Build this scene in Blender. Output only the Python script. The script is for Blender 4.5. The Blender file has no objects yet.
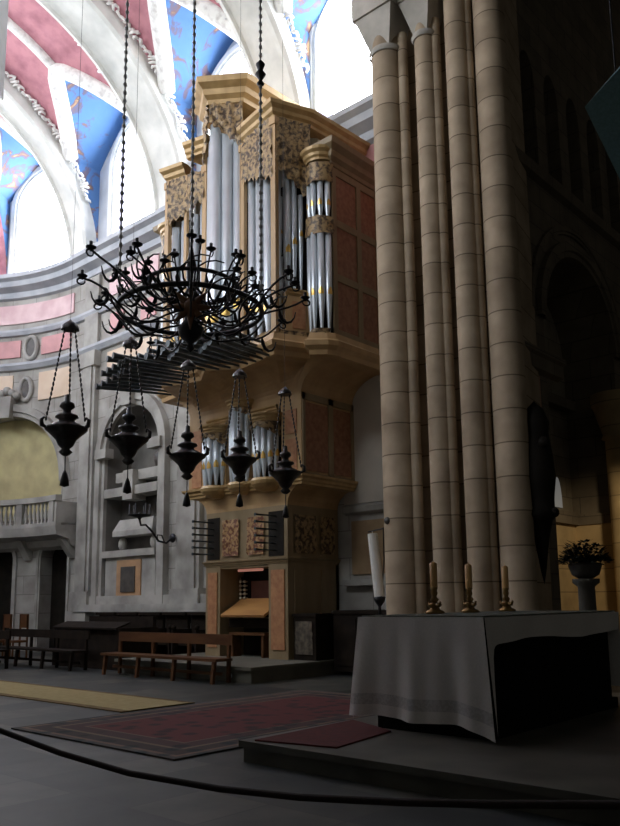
import bpy, math, random
from math import sin, cos, pi, radians, sqrt, floor
from mathutils import Vector, Matrix
random.seed(7)
S = bpy.context.scene
COL = S.collection
ORG = {}

# ------------------------------------------------------------------ mesh builder
class MB:
    def __init__(s):
        s.v = []; s.f = []; s.m = []; s.sm = []
    def quad(s, pts, mi=0, smooth=False):
        b = len(s.v); s.v += [tuple(p) for p in pts]
        s.f.append(tuple(range(b, b+len(pts)))); s.m.append(mi); s.sm.append(smooth)
    def grid(s, rows, mi=0, smooth=True, closed=False):
        b = len(s.v); n = len(rows[0])
        for r in rows: s.v += [tuple(p) for p in r]
        for i in range(len(rows)-1):
            for j in range(n if closed else n-1):
                k = (j+1) % n
                s.f.append((b+i*n+j, b+i*n+k, b+(i+1)*n+k, b+(i+1)*n+j)); s.m.append(mi(i, j) if callable(mi) else mi); s.sm.append(smooth)
    def box(s, x0, x1, y0, y1, z0, z1, mi=0):
        s.hexa([(x0,y0,z0),(x1,y0,z0),(x1,y1,z0),(x0,y1,z0)], [(x0,y0,z1),(x1,y0,z1),(x1,y1,z1),(x0,y1,z1)], mi)
    def hexa(s, lo, hi, mi=0):
        b = len(s.v); n = len(lo); s.v += [tuple(p) for p in lo] + [tuple(p) for p in hi]
        s.f.append(tuple(b+i for i in reversed(range(n)))); s.f.append(tuple(b+n+i for i in range(n)))
        for i in range(n):
            j = (i+1) % n; s.f.append((b+i, b+j, b+n+j, b+n+i))
        s.m += [mi]*(n+2); s.sm += [False]*(n+2)
    def prism(s, poly, z0, z1, mi=0):
        s.hexa([(x,y,z0) for x,y in poly], [(x,y,z1) for x,y in poly], mi)
    def lathe(s, prof, c=(0,0,0), n=16, mi=0, smooth=True, axis=None, ang=(0, 2*pi), squash=1):
        full = abs(ang[1]-ang[0]-2*pi) < 1e-6
        k = n if full else n+1
        rows = []
        for r, z in prof:
            r = max(r, 1e-4)
            rows.append([Vector((r*cos(ang[0]+(ang[1]-ang[0])*i/n), squash*r*sin(ang[0]+(ang[1]-ang[0])*i/n), z)) for i in range(k)])
        q = Vector((0,0,1)).rotation_difference(Vector(axis).normalized()) if axis else None
        C = Vector(c)
        rows = [[(q @ p if q else p) + C for p in r] for r in rows]
        s.grid(rows[::-1] if False else rows, mi, smooth, full)
    def tube(s, pts, r, n=8, mi=0, smooth=True, cap=True):
        pts = [Vector(p) for p in pts]; N = len(pts)
        rr = r if isinstance(r, (list, tuple)) else [r]*N
        rows = []; u = None
        for i, p in enumerate(pts):
            t = (pts[min(i+1, N-1)] - pts[max(i-1, 0)])
            if t.length < 1e-9: t = Vector((0,0,1))
            t.normalize()
            if u is None:
                a = Vector((0,0,1)) if abs(t.z) < .9 else Vector((1,0,0)); u = t.cross(a).normalized()
            else:
                u = (u - t*u.dot(t)); u.normalize()
            w = t.cross(u)
            rows.append([p + (u*cos(2*pi*k/n) + w*sin(2*pi*k/n))*max(rr[i], 1e-4) for k in range(n)])
        s.grid(rows, mi, smooth, True)
        if cap:
            s.quad(rows[0][::-1], mi); s.quad(rows[-1], mi)
    def sphere(s, c, r, n=8, mi=0, sz=1):
        s.lathe([(r*sin(pi*i/(n-1)), -r*sz*cos(pi*i/(n-1))) for i in range(n)], c, n, mi)
    def build(s, name, mats, parent=None, **kw):
        me = bpy.data.meshes.new(name)
        o = bpy.data.objects.new(name, me); COL.objects.link(o)
        p = ORG.get(parent.name, Vector((0,0,0))) if parent else Vector((0,0,0))
        ORG[o.name] = p
        me.from_pydata([(x-p.x, y-p.y, z-p.z) for x, y, z in s.v], [], s.f)
        for m in (mats if isinstance(mats, (list, tuple)) else [mats]): me.materials.append(m)
        me.polygons.foreach_set('material_index', s.m); me.polygons.foreach_set('use_smooth', s.sm)
        me.update()
        if parent: o.parent = parent
        for k, v in kw.items(): o[k] = v
        return o

def thing(name, label, cat, loc=(0,0,0), group=None, kind=None):
    o = bpy.data.objects.new(name, None); COL.objects.link(o); o.location = loc; o.empty_display_size = .1
    ORG[o.name] = Vector(loc)
    return tag(o, label, cat, group, kind)
def tag(o, label, cat, group=None, kind=None):
    o['label'] = label; o['category'] = cat
    if group: o['group'] = group
    if kind: o['kind'] = kind
    return o
def struct(mb, name, mats, parent=None, label=None):
    o = mb.build(name, mats, parent)
    if not parent: o['kind'] = 'structure'
    if label: o['label'] = label
    return o

# ------------------------------------------------------------------ materials
def newmat(name):
    m = bpy.data.materials.new(name); m.use_nodes = True
    nt = m.node_tree; b = nt.nodes['Principled BSDF']
    return m, nt, b
def mat(name, c1, c2=None, scale=4, rough=.6, metal=0, bump=0, lo=.35, hi=.65, stretch=(1,1,1), detail=6):
    m, nt, b = newmat(name)
    b.inputs['Roughness'].default_value = rough; b.inputs['Metallic'].default_value = metal
    if c2 is None: c2 = tuple(x*.75 for x in c1)
    tc = nt.nodes.new('ShaderNodeTexCoord'); mp = nt.nodes.new('ShaderNodeMapping'); mp.inputs['Scale'].default_value = stretch
    nz = nt.nodes.new('ShaderNodeTexNoise'); nz.inputs['Scale'].default_value = scale; nz.inputs['Detail'].default_value = detail
    rp = nt.nodes.new('ShaderNodeValToRGB'); rp.color_ramp.elements[0].position = lo; rp.color_ramp.elements[1].position = hi
    rp.color_ramp.elements[0].color = (*c2, 1); rp.color_ramp.elements[1].color = (*c1, 1)
    L = nt.links.new
    L(tc.outputs['Object'], mp.inputs[0]); L(mp.outputs[0], nz.inputs[0]); L(nz.outputs[0], rp.inputs[0]); L(rp.outputs[0], b.inputs['Base Color'])
    if bump:
        bp = nt.nodes.new('ShaderNodeBump'); bp.inputs['Strength'].default_value = bump; L(nz.outputs[0], bp.inputs['Height']); L(bp.outputs[0], b.inputs['Normal'])
    return m
def stone_courses(name, c1, c2, joint, h=.55, w=1.1, rough=.8, courses_only=False, jw=.012):
    m, nt, b = newmat(name); L = nt.links.new; N = nt.nodes.new
    b.inputs['Roughness'].default_value = rough
    tc = N('ShaderNodeTexCoord'); sp = N('ShaderNodeSeparateXYZ'); L(tc.outputs['Object'], sp.inputs[0])
    if courses_only:
        dv = N('ShaderNodeMath'); dv.operation = 'DIVIDE'; dv.inputs[1].default_value = h; L(sp.outputs[2], dv.inputs[0])
        fl = N('ShaderNodeMath'); fl.operation = 'FLOOR'; L(dv.outputs[0], fl.inputs[0])
        fr = N('ShaderNodeMath'); fr.operation = 'FRACT'; L(dv.outputs[0], fr.inputs[0])
        wn = N('ShaderNodeTexWhiteNoise'); wn.noise_dimensions = '1D'; L(fl.outputs[0], wn.inputs['W'])
        mx = N('ShaderNodeMix'); mx.data_type = 'RGBA'; mx.inputs[6].default_value = (*c2, 1); mx.inputs[7].default_value = (*c1, 1); L(wn.outputs[0], mx.inputs[0])
        lt = N('ShaderNodeMath'); lt.operation = 'LESS_THAN'; lt.inputs[1].default_value = jw/h*2; L(fr.outputs[0], lt.inputs[0])
        m2 = N('ShaderNodeMix'); m2.data_type = 'RGBA'; L(lt.outputs[0], m2.inputs[0]); L(mx.outputs[2], m2.inputs[6]); m2.inputs[7].default_value = (*joint, 1)
        out = m2.outputs[2]
    else:
        ad = N('ShaderNodeMath'); L(sp.outputs[0], ad.inputs[0]); L(sp.outputs[1], ad.inputs[1])
        cb = N('ShaderNodeCombineXYZ'); L(ad.outputs[0], cb.inputs[0]); L(sp.outputs[2], cb.inputs[1])
        bk = N('ShaderNodeTexBrick'); L(cb.outputs[0], bk.inputs['Vector'])
        bk.inputs['Color1'].default_value = (*c1, 1); bk.inputs['Color2'].default_value = (*c2, 1); bk.inputs['Mortar'].default_value = (*joint, 1)
        bk.inputs['Scale'].default_value = 1; bk.inputs['Mortar Size'].default_value = jw; bk.inputs['Brick Width'].default_value = w; bk.inputs['Row Height'].default_value = h
        out = bk.outputs[0]
    nz = N('ShaderNodeTexNoise'); nz.inputs['Scale'].default_value = 1.6; nz.inputs['Detail'].default_value = 8; L(tc.outputs['Object'], nz.inputs[0])
    rp = N('ShaderNodeValToRGB'); rp.color_ramp.elements[0].position = .3; rp.color_ramp.elements[1].position = .7
    rp.color_ramp.elements[0].color = (.62, .6, .58, 1); rp.color_ramp.elements[1].color = (1, 1, 1, 1); L(nz.outputs[0], rp.inputs[0])
    ml = N('ShaderNodeMix'); ml.data_type = 'RGBA'; ml.blend_type = 'MULTIPLY'; ml.inputs[0].default_value = 1; L(out, ml.inputs[6]); L(rp.outputs[0], ml.inputs[7])
    L(ml.outputs[2], b.inputs['Base Color'])
    return m
def emit(name, c, s):
    m, nt, b = newmat(name)
    b.inputs['Base Color'].default_value = (*c, 1); b.inputs['Emission Color'].default_value = (*c, 1); b.inputs['Emission Strength'].default_value = s
    return m

WIN = 15.0
M = dict(
    plaster=mat('white_plaster', (.80,.80,.76), (.60,.61,.58), 1.4, .8, bump=.1),
    stucco=mat('white_stucco', (.86,.86,.83), (.60,.58,.56), 6, .8, bump=.5, lo=.3, hi=.55),
    stone=stone_courses('pale_ashlar', (.48,.47,.435), (.40,.39,.36), (.25,.24,.22), .62, 1.3),
    smooth_stone=mat('smooth_pale_stone', (.45,.44,.405), (.24,.23,.21), 1.4, .75, bump=.1, lo=.3),
    cornice=mat('grey_cornice_stone', (.50,.52,.55), (.36,.38,.42), 1.5, .7),
    pier=stone_courses('warm_pier_stone', (.55,.43,.30), (.44,.34,.23), (.20,.15,.095), .60, courses_only=True),
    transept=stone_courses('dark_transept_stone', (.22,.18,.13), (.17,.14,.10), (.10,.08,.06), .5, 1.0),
    ochre=stone_courses('ochre_stone', (.62,.46,.24), (.52,.38,.20), (.3,.22,.12), .55, courses_only=True),
    pink=mat('pink_fresco', (.58,.26,.30), (.40,.16,.20), 2.2, .8, lo=.3, hi=.6),
    pink_marble=mat('pink_marble', (.72,.52,.52), (.60,.38,.40), 1.8, .5),
    peach=mat('peach_marble', (.74,.60,.46), (.66,.50,.36), 1.3, .5),
    rose=mat('rose_marble', (.62,.30,.30), (.50,.24,.24), 1.8, .5),
    medal=mat('grey_marble_inlay', (.10,.09,.08), (.06,.055,.05), 5, .5),
    wood=mat('ochre_organ_wood', (.54,.35,.17), (.43,.27,.125), 3, .5, stretch=(1,1,.25)),
    wood2=mat('dull_organ_wood', (.32,.235,.13), (.25,.18,.095), 3, .5, stretch=(1,1,.25)),
    gilt_wood=mat('gilded_moulding', (.55,.37,.17), (.42,.27,.11), 4, .42, .15),
    panel=mat('brown_red_panel', (.36,.17,.09), (.25,.10,.05), 9, .5),
    panel_o=mat('orange_marbled_panel', (.52,.26,.12), (.40,.17,.08), 9, .5),
    carve=mat('carved_gilt_foliage', (.40,.27,.13), (.07,.045,.03), 11, .5, .1, bump=.8, lo=.4, hi=.58),
    carve_r=mat('carved_red_gilt', (.46,.27,.12), (.17,.06,.035), 14, .5, bump=.8, lo=.45, hi=.55),
    tin=mat('tin_pipe_metal', (.74,.80,.85), (.62,.68,.73), 1.2, .36, .45),
    gold=mat('gold_leaf', (.95,.66,.22), (.80,.50,.12), 5, .3, .7),
    dark=mat('dark_void_wood', (.02,.016,.012), (.012,.01,.008), 4, .7),
    trumpet=mat('dark_trumpet_metal', (.10,.12,.13), (.05,.06,.07), 4, .38, .7),
    iron=mat('black_iron', (.025,.026,.032), (.015,.015,.018), 6, .45, .4),
    silver=mat('tarnished_silver', (.07,.065,.065), (.025,.024,.024), 7, .35, .7),
    chain=mat('grey_bead_chain', (.80,.80,.80), (.45,.45,.46), 6, .4, .1),
    brown=mat('bench_wood', (.13,.058,.024), (.08,.035,.015), 4, .55, stretch=(.3,1,1)),
    stall=mat('dark_stall_wood', (.022,.015,.010), (.012,.008,.006), 4, .85),
    linen=mat('white_linen', (.70,.67,.64), (.64,.61,.58), 60, .9, bump=.15),
    hem=mat('linen_lace', (.54,.52,.51), (.45,.43,.42), 40, .9, bump=.3, lo=.45, hi=.55),
    black_cloth=mat('black_frontal', (.008,.008,.008), (.005,.005,.005), 4, .95),
    platform=mat('altar_step_stone', (.11,.105,.085), (.065,.062,.05), 2, .5),
    red=mat('red_carpet', (.10,.012,.010), (.065,.008,.007), 14, .95, bump=.2),
    wax=mat('candle_wax', (.62,.36,.13), (.55,.30,.10), 4, .5),
    white_wax=mat('white_candle_wax', (.85,.83,.78), (.80,.78,.72), 4, .5),
    brass=mat('old_brass', (.30,.18,.06), (.16,.09,.03), 8, .35, .7),
    rope=mat('dark_rope', (.022,.012,.010), (.012,.007,.006), 60, .9, bump=.4),
    mustard=mat('mustard_painted_infill', (.60,.54,.28), (.46,.40,.22), 1.6, .8),
    leaf=mat('dark_leaves', (.02,.028,.018), (.008,.012,.008), 9, .8),
    teal=mat('dark_teal_cloth', (.14,.25,.26), (.10,.19,.2), 30, .8),
    fresco=mat('brown_faded_fresco', (.36,.25,.14), (.27,.18,.10), 2.5, .8),
    knob=mat('ivory_knob', (.85,.80,.62), (.80,.75,.6), 4, .4),
    rosewood=mat('reddish_console_board', (.20,.085,.07), (.15,.06,.05), 4, .5),
    desk=mat('honey_wood_desk', (.58,.30,.10), (.48,.23,.08), 4, .4, stretch=(.3,1,1)),
    glass=emit('window_daylight', (.93,.97,1.0), WIN),
    lamp_glow=emit('dim_tube_glow', (1.0,.45,.35), .25),
    gleam=emit('reveal_gleam_glow', (.28,.28,.27), .35),
)
for k_ in ('stall', 'dark', 'black_cloth', 'brown'): M[k_].node_tree.nodes['Principled BSDF'].inputs['Specular IOR Level'].default_value = .15
# blue vault fresco with brown painted figures
def fresco_blue():
    m, nt, b = newmat('blue_fresco'); L = nt.links.new; N = nt.nodes.new
    b.inputs['Roughness'].default_value = .8
    tc = N('ShaderNodeTexCoord'); nz = N('ShaderNodeTexNoise'); nz.inputs['Scale'].default_value = 1.5; nz.inputs['Detail'].default_value = 4; nz.inputs['Distortion'].default_value = 1.2
    rp = N('ShaderNodeValToRGB'); e = rp.color_ramp.elements
    e[0].position = .0; e[0].color = (.07,.18,.42,1); e[1].position = 1; e[1].color = (.5,.3,.15,1)
    for p, c in ((.50,(.09,.21,.46)), (.56,(.13,.13,.22)), (.62,(.20,.12,.11)), (.70,(.50,.32,.17))):
        x = e.new(p); x.color = (*c, 1)
    L(tc.outputs['Object'], nz.inputs[0]); L(nz.outputs[0], rp.inputs[0]); L(rp.outputs[0], b.inputs['Base Color'])
    return m
M['blue'] = fresco_blue()
# grey-green marble floor in large slabs
def floor_mat():
    m, nt, b = newmat('marble_floor'); L = nt.links.new; N = nt.nodes.new
    b.inputs['Roughness'].default_value = .5
    tc = N('ShaderNodeTexCoord'); bk = N('ShaderNodeTexBrick'); bk.offset = 0; L(tc.outputs['Object'], bk.inputs['Vector'])
    bk.inputs['Color1'].default_value = (.095,.092,.078,1); bk.inputs['Color2'].default_value = (.016,.023,.026,1); bk.inputs['Mortar'].default_value = (.03,.03,.028,1)
    bk.inputs['Scale'].default_value = 1; bk.inputs['Mortar Size'].default_value = .008; bk.inputs['Brick Width'].default_value = .75; bk.inputs['Row Height'].default_value = .75
    nz = N('ShaderNodeTexNoise'); nz.inputs['Scale'].default_value = 2.5; nz.inputs['Detail'].default_value = 6; L(tc.outputs['Object'], nz.inputs[0])
    rp = N('ShaderNodeValToRGB'); rp.color_ramp.elements[0].position = .3; rp.color_ramp.elements[1].position = .7; rp.color_ramp.elements[0].color = (.45,.5,.5,1); rp.color_ramp.elements[1].color = (1.15,1.12,1.05,1); L(nz.outputs[0], rp.inputs[0])
    ml = N('ShaderNodeMix'); ml.data_type = 'RGBA'; ml.blend_type = 'MULTIPLY'; ml.inputs[0].default_value = 1; L(bk.outputs[0], ml.inputs[6]); L(rp.outputs[0], ml.inputs[7])
    L(ml.outputs[2], b.inputs['Base Color'])
    return m
M['floor'] = floor_mat()
# oriental rug: field, border and small motifs
def rug_mat(x0, x1, y0, y1):
    m, nt, b = newmat('oriental_rug'); L = nt.links.new; N = nt.nodes.new
    b.inputs['Roughness'].default_value = .95
    tc = N('ShaderNodeTexCoord'); sp = N('ShaderNodeSeparateXYZ'); L(tc.outputs['Object'], sp.inputs[0])
    def mth(op, a, c):
        n = N('ShaderNodeMath'); n.operation = op
        for i, v in enumerate((a, c)):
            if isinstance(v, (int, float)): n.inputs[i].default_value = v
            else: L(v, n.inputs[i])
        return n.outputs[0]
    dx = mth('MINIMUM', mth('SUBTRACT', sp.outputs[0], x0), mth('SUBTRACT', x1, sp.outputs[0]))
    dy = mth('MINIMUM', mth('SUBTRACT', sp.outputs[1], y0), mth('SUBTRACT', y1, sp.outputs[1]))
    d = mth('MINIMUM', dx, dy)
    rp = N('ShaderNodeValToRGB'); rp.color_ramp.interpolation = 'CONSTANT'; e = rp.color_ramp.elements
    e[0].position = 0; e[0].color = (.07,.06,.05,1); e[1].position = .08; e[1].color = (.16,.10,.07,1)
    for p, c in ((.14,(.05,.035,.03)), (.34,(.15,.11,.07)), (.40,(.06,.03,.028)), (.62,(.13,.09,.06)), (.66,(.105,.02,.019))):
        x = e.new(p); x.color = (*c, 1)
    L(d, rp.inputs[0])
    vo = N('ShaderNodeTexVoronoi'); vo.inputs['Scale'].default_value = 3.6; L(tc.outputs['Object'], vo.inputs['Vector'])
    r2 = N('ShaderNodeValToRGB'); r2.color_ramp.elements[0].position = .25; r2.color_ramp.elements[0].color = (.3,.5,.65,1); r2.color_ramp.elements[1].position = .42; r2.color_ramp.elements[1].color = (1,1,1,1)
    L(vo.outputs[0], r2.inputs[0])
    ml = N('ShaderNodeMix'); ml.data_type = 'RGBA'; ml.blend_type = 'MULTIPLY'; ml.inputs[0].default_value = 1; L(rp.outputs[0], ml.inputs[6]); L(r2.outputs[0], ml.inputs[7])
    L(ml.outputs[2], b.inputs['Base Color'])
    return m

# ------------------------------------------------------------------ church shell
AX, R, XA, YW, ZV, RZ = 7.5, 6.7, 23.0, 14.2, 13.0, 5.75
SEND = XA + pi*R
def P(s, z, o=0):
    if s <= XA: return Vector((-s, YW - o, z))
    if s <= SEND:
        a = (s - XA)/R; return Vector((-XA - (R-o)*sin(a), AX + (R-o)*cos(a), z))
    return Vector((-XA + (s - SEND), AX - R + o, z))
def srange(a, b, step=.35):
    n = max(1, int(math.ceil((b-a)/step))); return [a + (b-a)*i/n for i in range(n+1)]
def sweep(mb, s0, s1, prof, mi=0, PF=None):
    PF = PF or P
    ss = srange(s0, s1, .5)
    for i in range(len(prof)-1):
        (o0, z0), (o1, z1) = prof[i], prof[i+1]
        mb.grid([[PF(s, z0, o0) for s in ss], [PF(s, z1, o1) for s in ss]], mi, False)
    for s in (s0, s1): mb.quad([PF(s, z, o) for o, z in prof], mi)
def slab(mb, s0, s1, z0, z1, o, mi=0, PF=None, back=0):
    sweep(mb, s0, s1, [(back, z0), (o, z0), (o, z1), (back, z1)], mi, PF)
def arched(wall, pane, s0, s1, z0, top, c, hw, sill, spring, depth, rise=None, PF=None, n=20, mi=0, rmi=0):
    PF = PF or P; rise = hw if rise is None else rise
    arch = lambda s: spring + rise*sqrt(max(0, 1-((s-c)/hw)**2))
    topf = top if callable(top) else (lambda s: top)
    for a, b in ((s0, c-hw), (c+hw, s1)):
        if b-a > 1e-3:
            ss = srange(a, b, .25); wall.grid([[PF(s, z0) for s in ss], [PF(s, topf(s)) for s in ss]], mi, False)
    ss = [c - hw*cos(pi*i/n) for i in range(n+1)]
    if sill > z0: wall.grid([[PF(s, z0) for s in ss], [PF(s, sill) for s in ss]], mi, False)
    wall.grid([[PF(s, arch(s)) for s in ss], [PF(s, max(topf(s), arch(s)+.01)) for s in ss]], mi, False)
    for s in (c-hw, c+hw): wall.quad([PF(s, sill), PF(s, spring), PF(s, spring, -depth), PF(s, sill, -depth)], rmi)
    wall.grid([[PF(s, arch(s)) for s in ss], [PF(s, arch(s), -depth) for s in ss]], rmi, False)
    wall.grid([[PF(s, sill) for s in ss], [PF(s, sill, -depth) for s in ss]], mi, False)
    if pane is not None: pane.grid([[PF(s, sill, -depth) for s in ss], [PF(s, arch(s), -depth) for s in ss]], 0, False)
    return arch
def archivolt(mb, c, hw, spring, w, o, rise=None, PF=None, legs=None, mi=0, n=24):
    PF = PF or P; rise = hw if rise is None else rise
    rows = []
    ths = [pi*i/n for i in range(n+1)]
    path = [(c-hw*cos(t), spring+rise*sin(t), -cos(t), sin(t)) for t in ths]
    if legs is not None: path = [(c-hw, legs, -1, 0)] + path + [(c+hw, legs, 1, 0)]
    prof = [(0, 0), (0, o*.6), (.35*w, o*.6), (.4*w, o), (w, o), (w, 0)]
    for d, oo in prof: rows.append([PF(s+ds*d, z+dz*d, oo) for s, z, ds, dz in path])
    mb.grid(rows, mi, False)

BAYS = [(10.8, 1.7, 11.1), (15.5, 1.7, 15.3), (20.5, 1.85, 20.1)]          # centre, half width, window centre on the straight walls
LS, LH = 16.2, 1.5
def lun(s, c, hw): return LS + LH*(1-min(1, abs(s-c)/hw)**1.35)

mb = MB(); mb.box(-31, 9, -6, 26, -.3, 0); struct(mb, 'floor', M['floor'])

# upper walls with windows, side by side
wn = 0
upper = MB(); rings = MB()
def window_bay(c, hw, wc, whw=1.25, sill=13.35, spring=15.85, depth=.6):
    global wn
    wn += 1
    pane = MB()
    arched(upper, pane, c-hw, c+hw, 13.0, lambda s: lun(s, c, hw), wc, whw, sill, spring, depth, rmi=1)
    archivolt(rings, wc, whw, spring, .26, .14, legs=sill)
    w = pane.build('window_%d' % wn, M['glass']); w['kind'] = 'structure'
for c, hw, wc in BAYS: window_bay(c, hw, wc)
APB = [XA + radians(a)*R for a in (17.5, 53.75, 90, 126.25, 162.5)]
for s in APB: window_bay(s, 1.75, s, 1.35, depth=.8)
for c, hw, wc in BAYS: window_bay(SEND + XA - c, hw, SEND + XA - wc)
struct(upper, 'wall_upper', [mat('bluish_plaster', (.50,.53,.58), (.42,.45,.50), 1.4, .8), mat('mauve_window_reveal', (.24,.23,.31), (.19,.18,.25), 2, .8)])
struct(rings, 'trim_23', M['plaster'])

# barrel vault with lunettes, and the apse half dome
v = MB()
def breaks(lst):
    xs = []
    for c, hw in lst: xs += [(c-hw, 0), (c-hw+.002, 1)] + [(c-hw*cos(pi*i/32), 1) for i in range(1, 32)] + [(c+hw-.002, 1), (c+hw, 0)]
    return xs
xs = [(8.2, 0), (8.8, 0)] + breaks([(c, hw) for c, hw, _ in BAYS]) + [(XA, 0)]
ths = [pi*i/160 for i in range(161)]
rows = []; tags = []
for x, inb in xs:
    r = []; tg = []
    bay = next(((c, hw) for c, hw, _ in BAYS if c-hw <= x <= c+hw), None) if inb else None
    for t in ths:
        z = ZV + RZ*sin(t); l = lun(x, *bay) if bay else -1
        r.append((-x, AX + R*cos(t), max(z, l))); tg.append(l > z)
    rows.append(r); tags.append(tg)
v.grid(rows, lambda i, j: 1 if (tags[i][j] or tags[i+1][j+1]) and (tags[i+1][j] or tags[i][j+1]) else 0, True)
ps = [(XA, 0)] + breaks([(s, 1.75) for s in APB]) + [(SEND, 0)]
ths2 = [pi/2*i/80 for i in range(81)]
rows = []; tags = []
for s, inb in ps:
    a = (s-XA)/R; r = []; tg = []
    bay = next((c for c in APB if c-1.75 <= s <= c+1.75), None) if inb else None
    for t in ths2:
        z = ZV + RZ*sin(t); l = lun(s, bay, 1.75) if bay is not None else -1; rr = R*cos(t)
        r.append((-XA - rr*sin(a), AX + rr*cos(a), max(z, l))); tg.append(l > z)
    rows.append(r); tags.append(tg)
v.grid(rows, lambda i, j: 1 if (tags[i][j] or tags[i+1][j+1]) and (tags[i+1][j] or tags[i][j+1]) else 0, True)
struct(v, 'ceiling', [M['pink'], M['blue']])
# groin ribs along the edges of each lunette
g = MB()
def groin(pt, c, hw, r):
    pts = []
    for i in range(1, 24):
        s = c - hw*cos(pi*i/24)*.995; z = lun(s, c, hw); t = math.asin((z-ZV)/RZ); pts.append(pt(s, t, z-.02))
    g.tube(pts, r, 8, 0)
for c, hw, _ in BAYS:
    for sg in (1, -1): groin(lambda s, t, z, sg=sg: (-s, AX + sg*R*cos(t), z), c, hw, .25)
    t0 = math.asin((LS+LH-ZV)/RZ); g.tube([(-c, AX + R*cos(t), ZV + RZ*sin(t) - .02) for t in [t0+(pi-2*t0)*i/24 for i in range(25)]], .16, 8, 0)
for c in APB: groin(lambda s, t, z: (-XA - R*cos(t)*sin((s-XA)/R), AX + R*cos(t)*cos((s-XA)/R), z), c, 1.75, .17)
struct(g, 'trim_1', M['stucco'])
# transverse ribs, wide and moulded
def rib(x0, x1, name):
    b = MB(); n = 40
    prof = [(x0, 0), (x0, .42), (x0+.12, .46), (x0+.16, .36), (x0+.34, .34), (x1-.34, .34), (x1-.16, .36), (x1-.12, .46), (x1, .42), (x1, 0)]
    rows = [[(-x, AX + (R-d)*cos(pi*i/n), ZV + (RZ-d*1.15)*sin(pi*i/n)) for i in range(n+1)] for x, d in prof]
    b.grid(rows, 0, False)
    struct(b, name, M['plaster'])
rib(17.2, 18.65, 'trim_2'); rib(22.35, 23.4, 'trim_3'); rib(12.5, 13.8, 'trim_4'); rib(7.9, 9.1, 'trim_5')
# curled stucco sprays lying along the rib edges
sp = MB()
for xr in (17.12, 18.75, 22.28, 12.42, 13.9):
    sg = 1 if xr in (18.75, 13.9) else -1
    for k in range(90):
        t = radians(20 + k*1.35); f = random.uniform(.3, 1); y = AX + (R-.1)*cos(t); z = ZV + (RZ-.1)*sin(t)
        sp.tube([(-xr - sg*f*(.02+.2*abs(sin(q*1.4))), y + .12*cos(q*2+k), z - .04 + .05*sin(q)) for q in (0, .5, 1, 1.5, 2)], [.03,.045,.05,.035,.02], 6)
struct(sp, 'trim_6', M['stucco'])

# great cornice, string courses, friezes all round the chancel
c = MB(); sweep(c, 8.6, SEND+14.4, [(0,12.35),(.12,12.4),(.14,12.6),(.42,12.72),(.46,12.9),(.62,12.98),(.62,13.12),(.05,13.2),(0,13.2)])
struct(c, 'trim_7', M['cornice'])
c = MB(); sweep(c, 16.2, SEND+6, [(0,9.7),(.10,9.72),(.2,9.86),(.2,9.95),(0,10.0)]); sweep(c, 16.2, SEND+6, [(0,10.98),(.10,11.0),(.16,11.12),(.16,11.2),(0,11.25)])
struct(c, 'trim_8', M['cornice'])
# pink and peach inlaid panels
f = MB(); f2 = MB(); f3 = MB(); md = MB()
def oval(s, z, rs, rz, o):
    md.grid([[P(s + k*rs*cos(2*pi*i/20), z + k*rz*sin(2*pi*i/20), o) for i in range(21)] for k in (0.001, 1)], 0, False)
    pts = [P(s + rs*1.12*cos(2*pi*i/20), z + rz*1.12*sin(2*pi*i/20), o-.02) for i in range(21)]
    f3.tube(pts, .09, 6, 0)
for a, b in ((16.9,17.9),(18.9,21.5),(23.6,27.6),(28.4,32),(33,37),(38,42)):
    slab(f, a, b, 11.45, 12.15, .05)
    mid = (a+b)/2
    slab(f2, a+.1, mid-.45, 10.2, 10.82, .05); slab(f2, mid+.45, b-.1, 10.2, 10.82, .05)
    if b-a > 3: oval(mid, 10.5, .24, .36, .06)
struct(f, 'trim_9', M['pink_marble']); struct(f2, 'trim_10', M['rose'])
pc = MB()
for a, b in ((18.9,21.5),(23.7,25.2),(26.3,28),(29,31),(33,37)): slab(pc, a, b, 8.55, 9.55, .05)
oval(25.75, 9.0, .22, .36, .06)
struct(pc, 'trim_11', M['peach']); struct(md, 'trim_12', M['medal']); struct(f3, 'trim_13', M['smooth_stone'])

# lower walls: tomb niche in the straight bay, big arch and doors in the apse
low = MB(); niche_back = MB()
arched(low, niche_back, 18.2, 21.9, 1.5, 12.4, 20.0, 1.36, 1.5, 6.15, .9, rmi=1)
for a, b in ((8.3, 18.2),): low.grid([[P(s, z) for s in srange(a, b)] for z in (0, 12.4)], 0, False)
low.grid([[P(s, z) for s in srange(18.2, 21.9)] for z in (0, 1.5)], 0, False)
low.grid([[P(s, z) for s in srange(21.9, 23.0)] for z in (0, 12.4)], 0, False)
infill = MB()
arched(low, infill, 23.0, 29.6, 4.4, 12.4, 26.4, 2.45, 4.4, 5.6, .5)
d1 = MB(); d2 = MB()
arched(low, d1, 23.0, 25.4, 0, 4.4, 24.1, .66, 0, 3.0, .5)
arched(low, d2, 25.4, 29.6, 0, 4.4, 26.6, .66, 0, 3.0, .5)
low.grid([[P(s, z) for s in srange(29.6, SEND+14.4)] for z in (0, 12.4)], 0, False)
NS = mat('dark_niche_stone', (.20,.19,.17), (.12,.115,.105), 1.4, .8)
struct(low, 'wall_chancel', [M['stone'], NS])
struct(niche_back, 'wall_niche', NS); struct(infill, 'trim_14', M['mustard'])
struct(d1, 'door_1', M['dark']); struct(d2, 'door_2', M['dark'])
mb = MB(); archivolt(mb, 20.0, 1.36, 6.15, .42, .2, legs=1.5); archivolt(mb, 26.4, 2.45, 5.6, .42, .2)
archivolt(mb, 24.1, .66, 3.0, .16, .08, legs=0); archivolt(mb, 26.6, .66, 3.0, .16, .08, legs=0)
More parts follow.
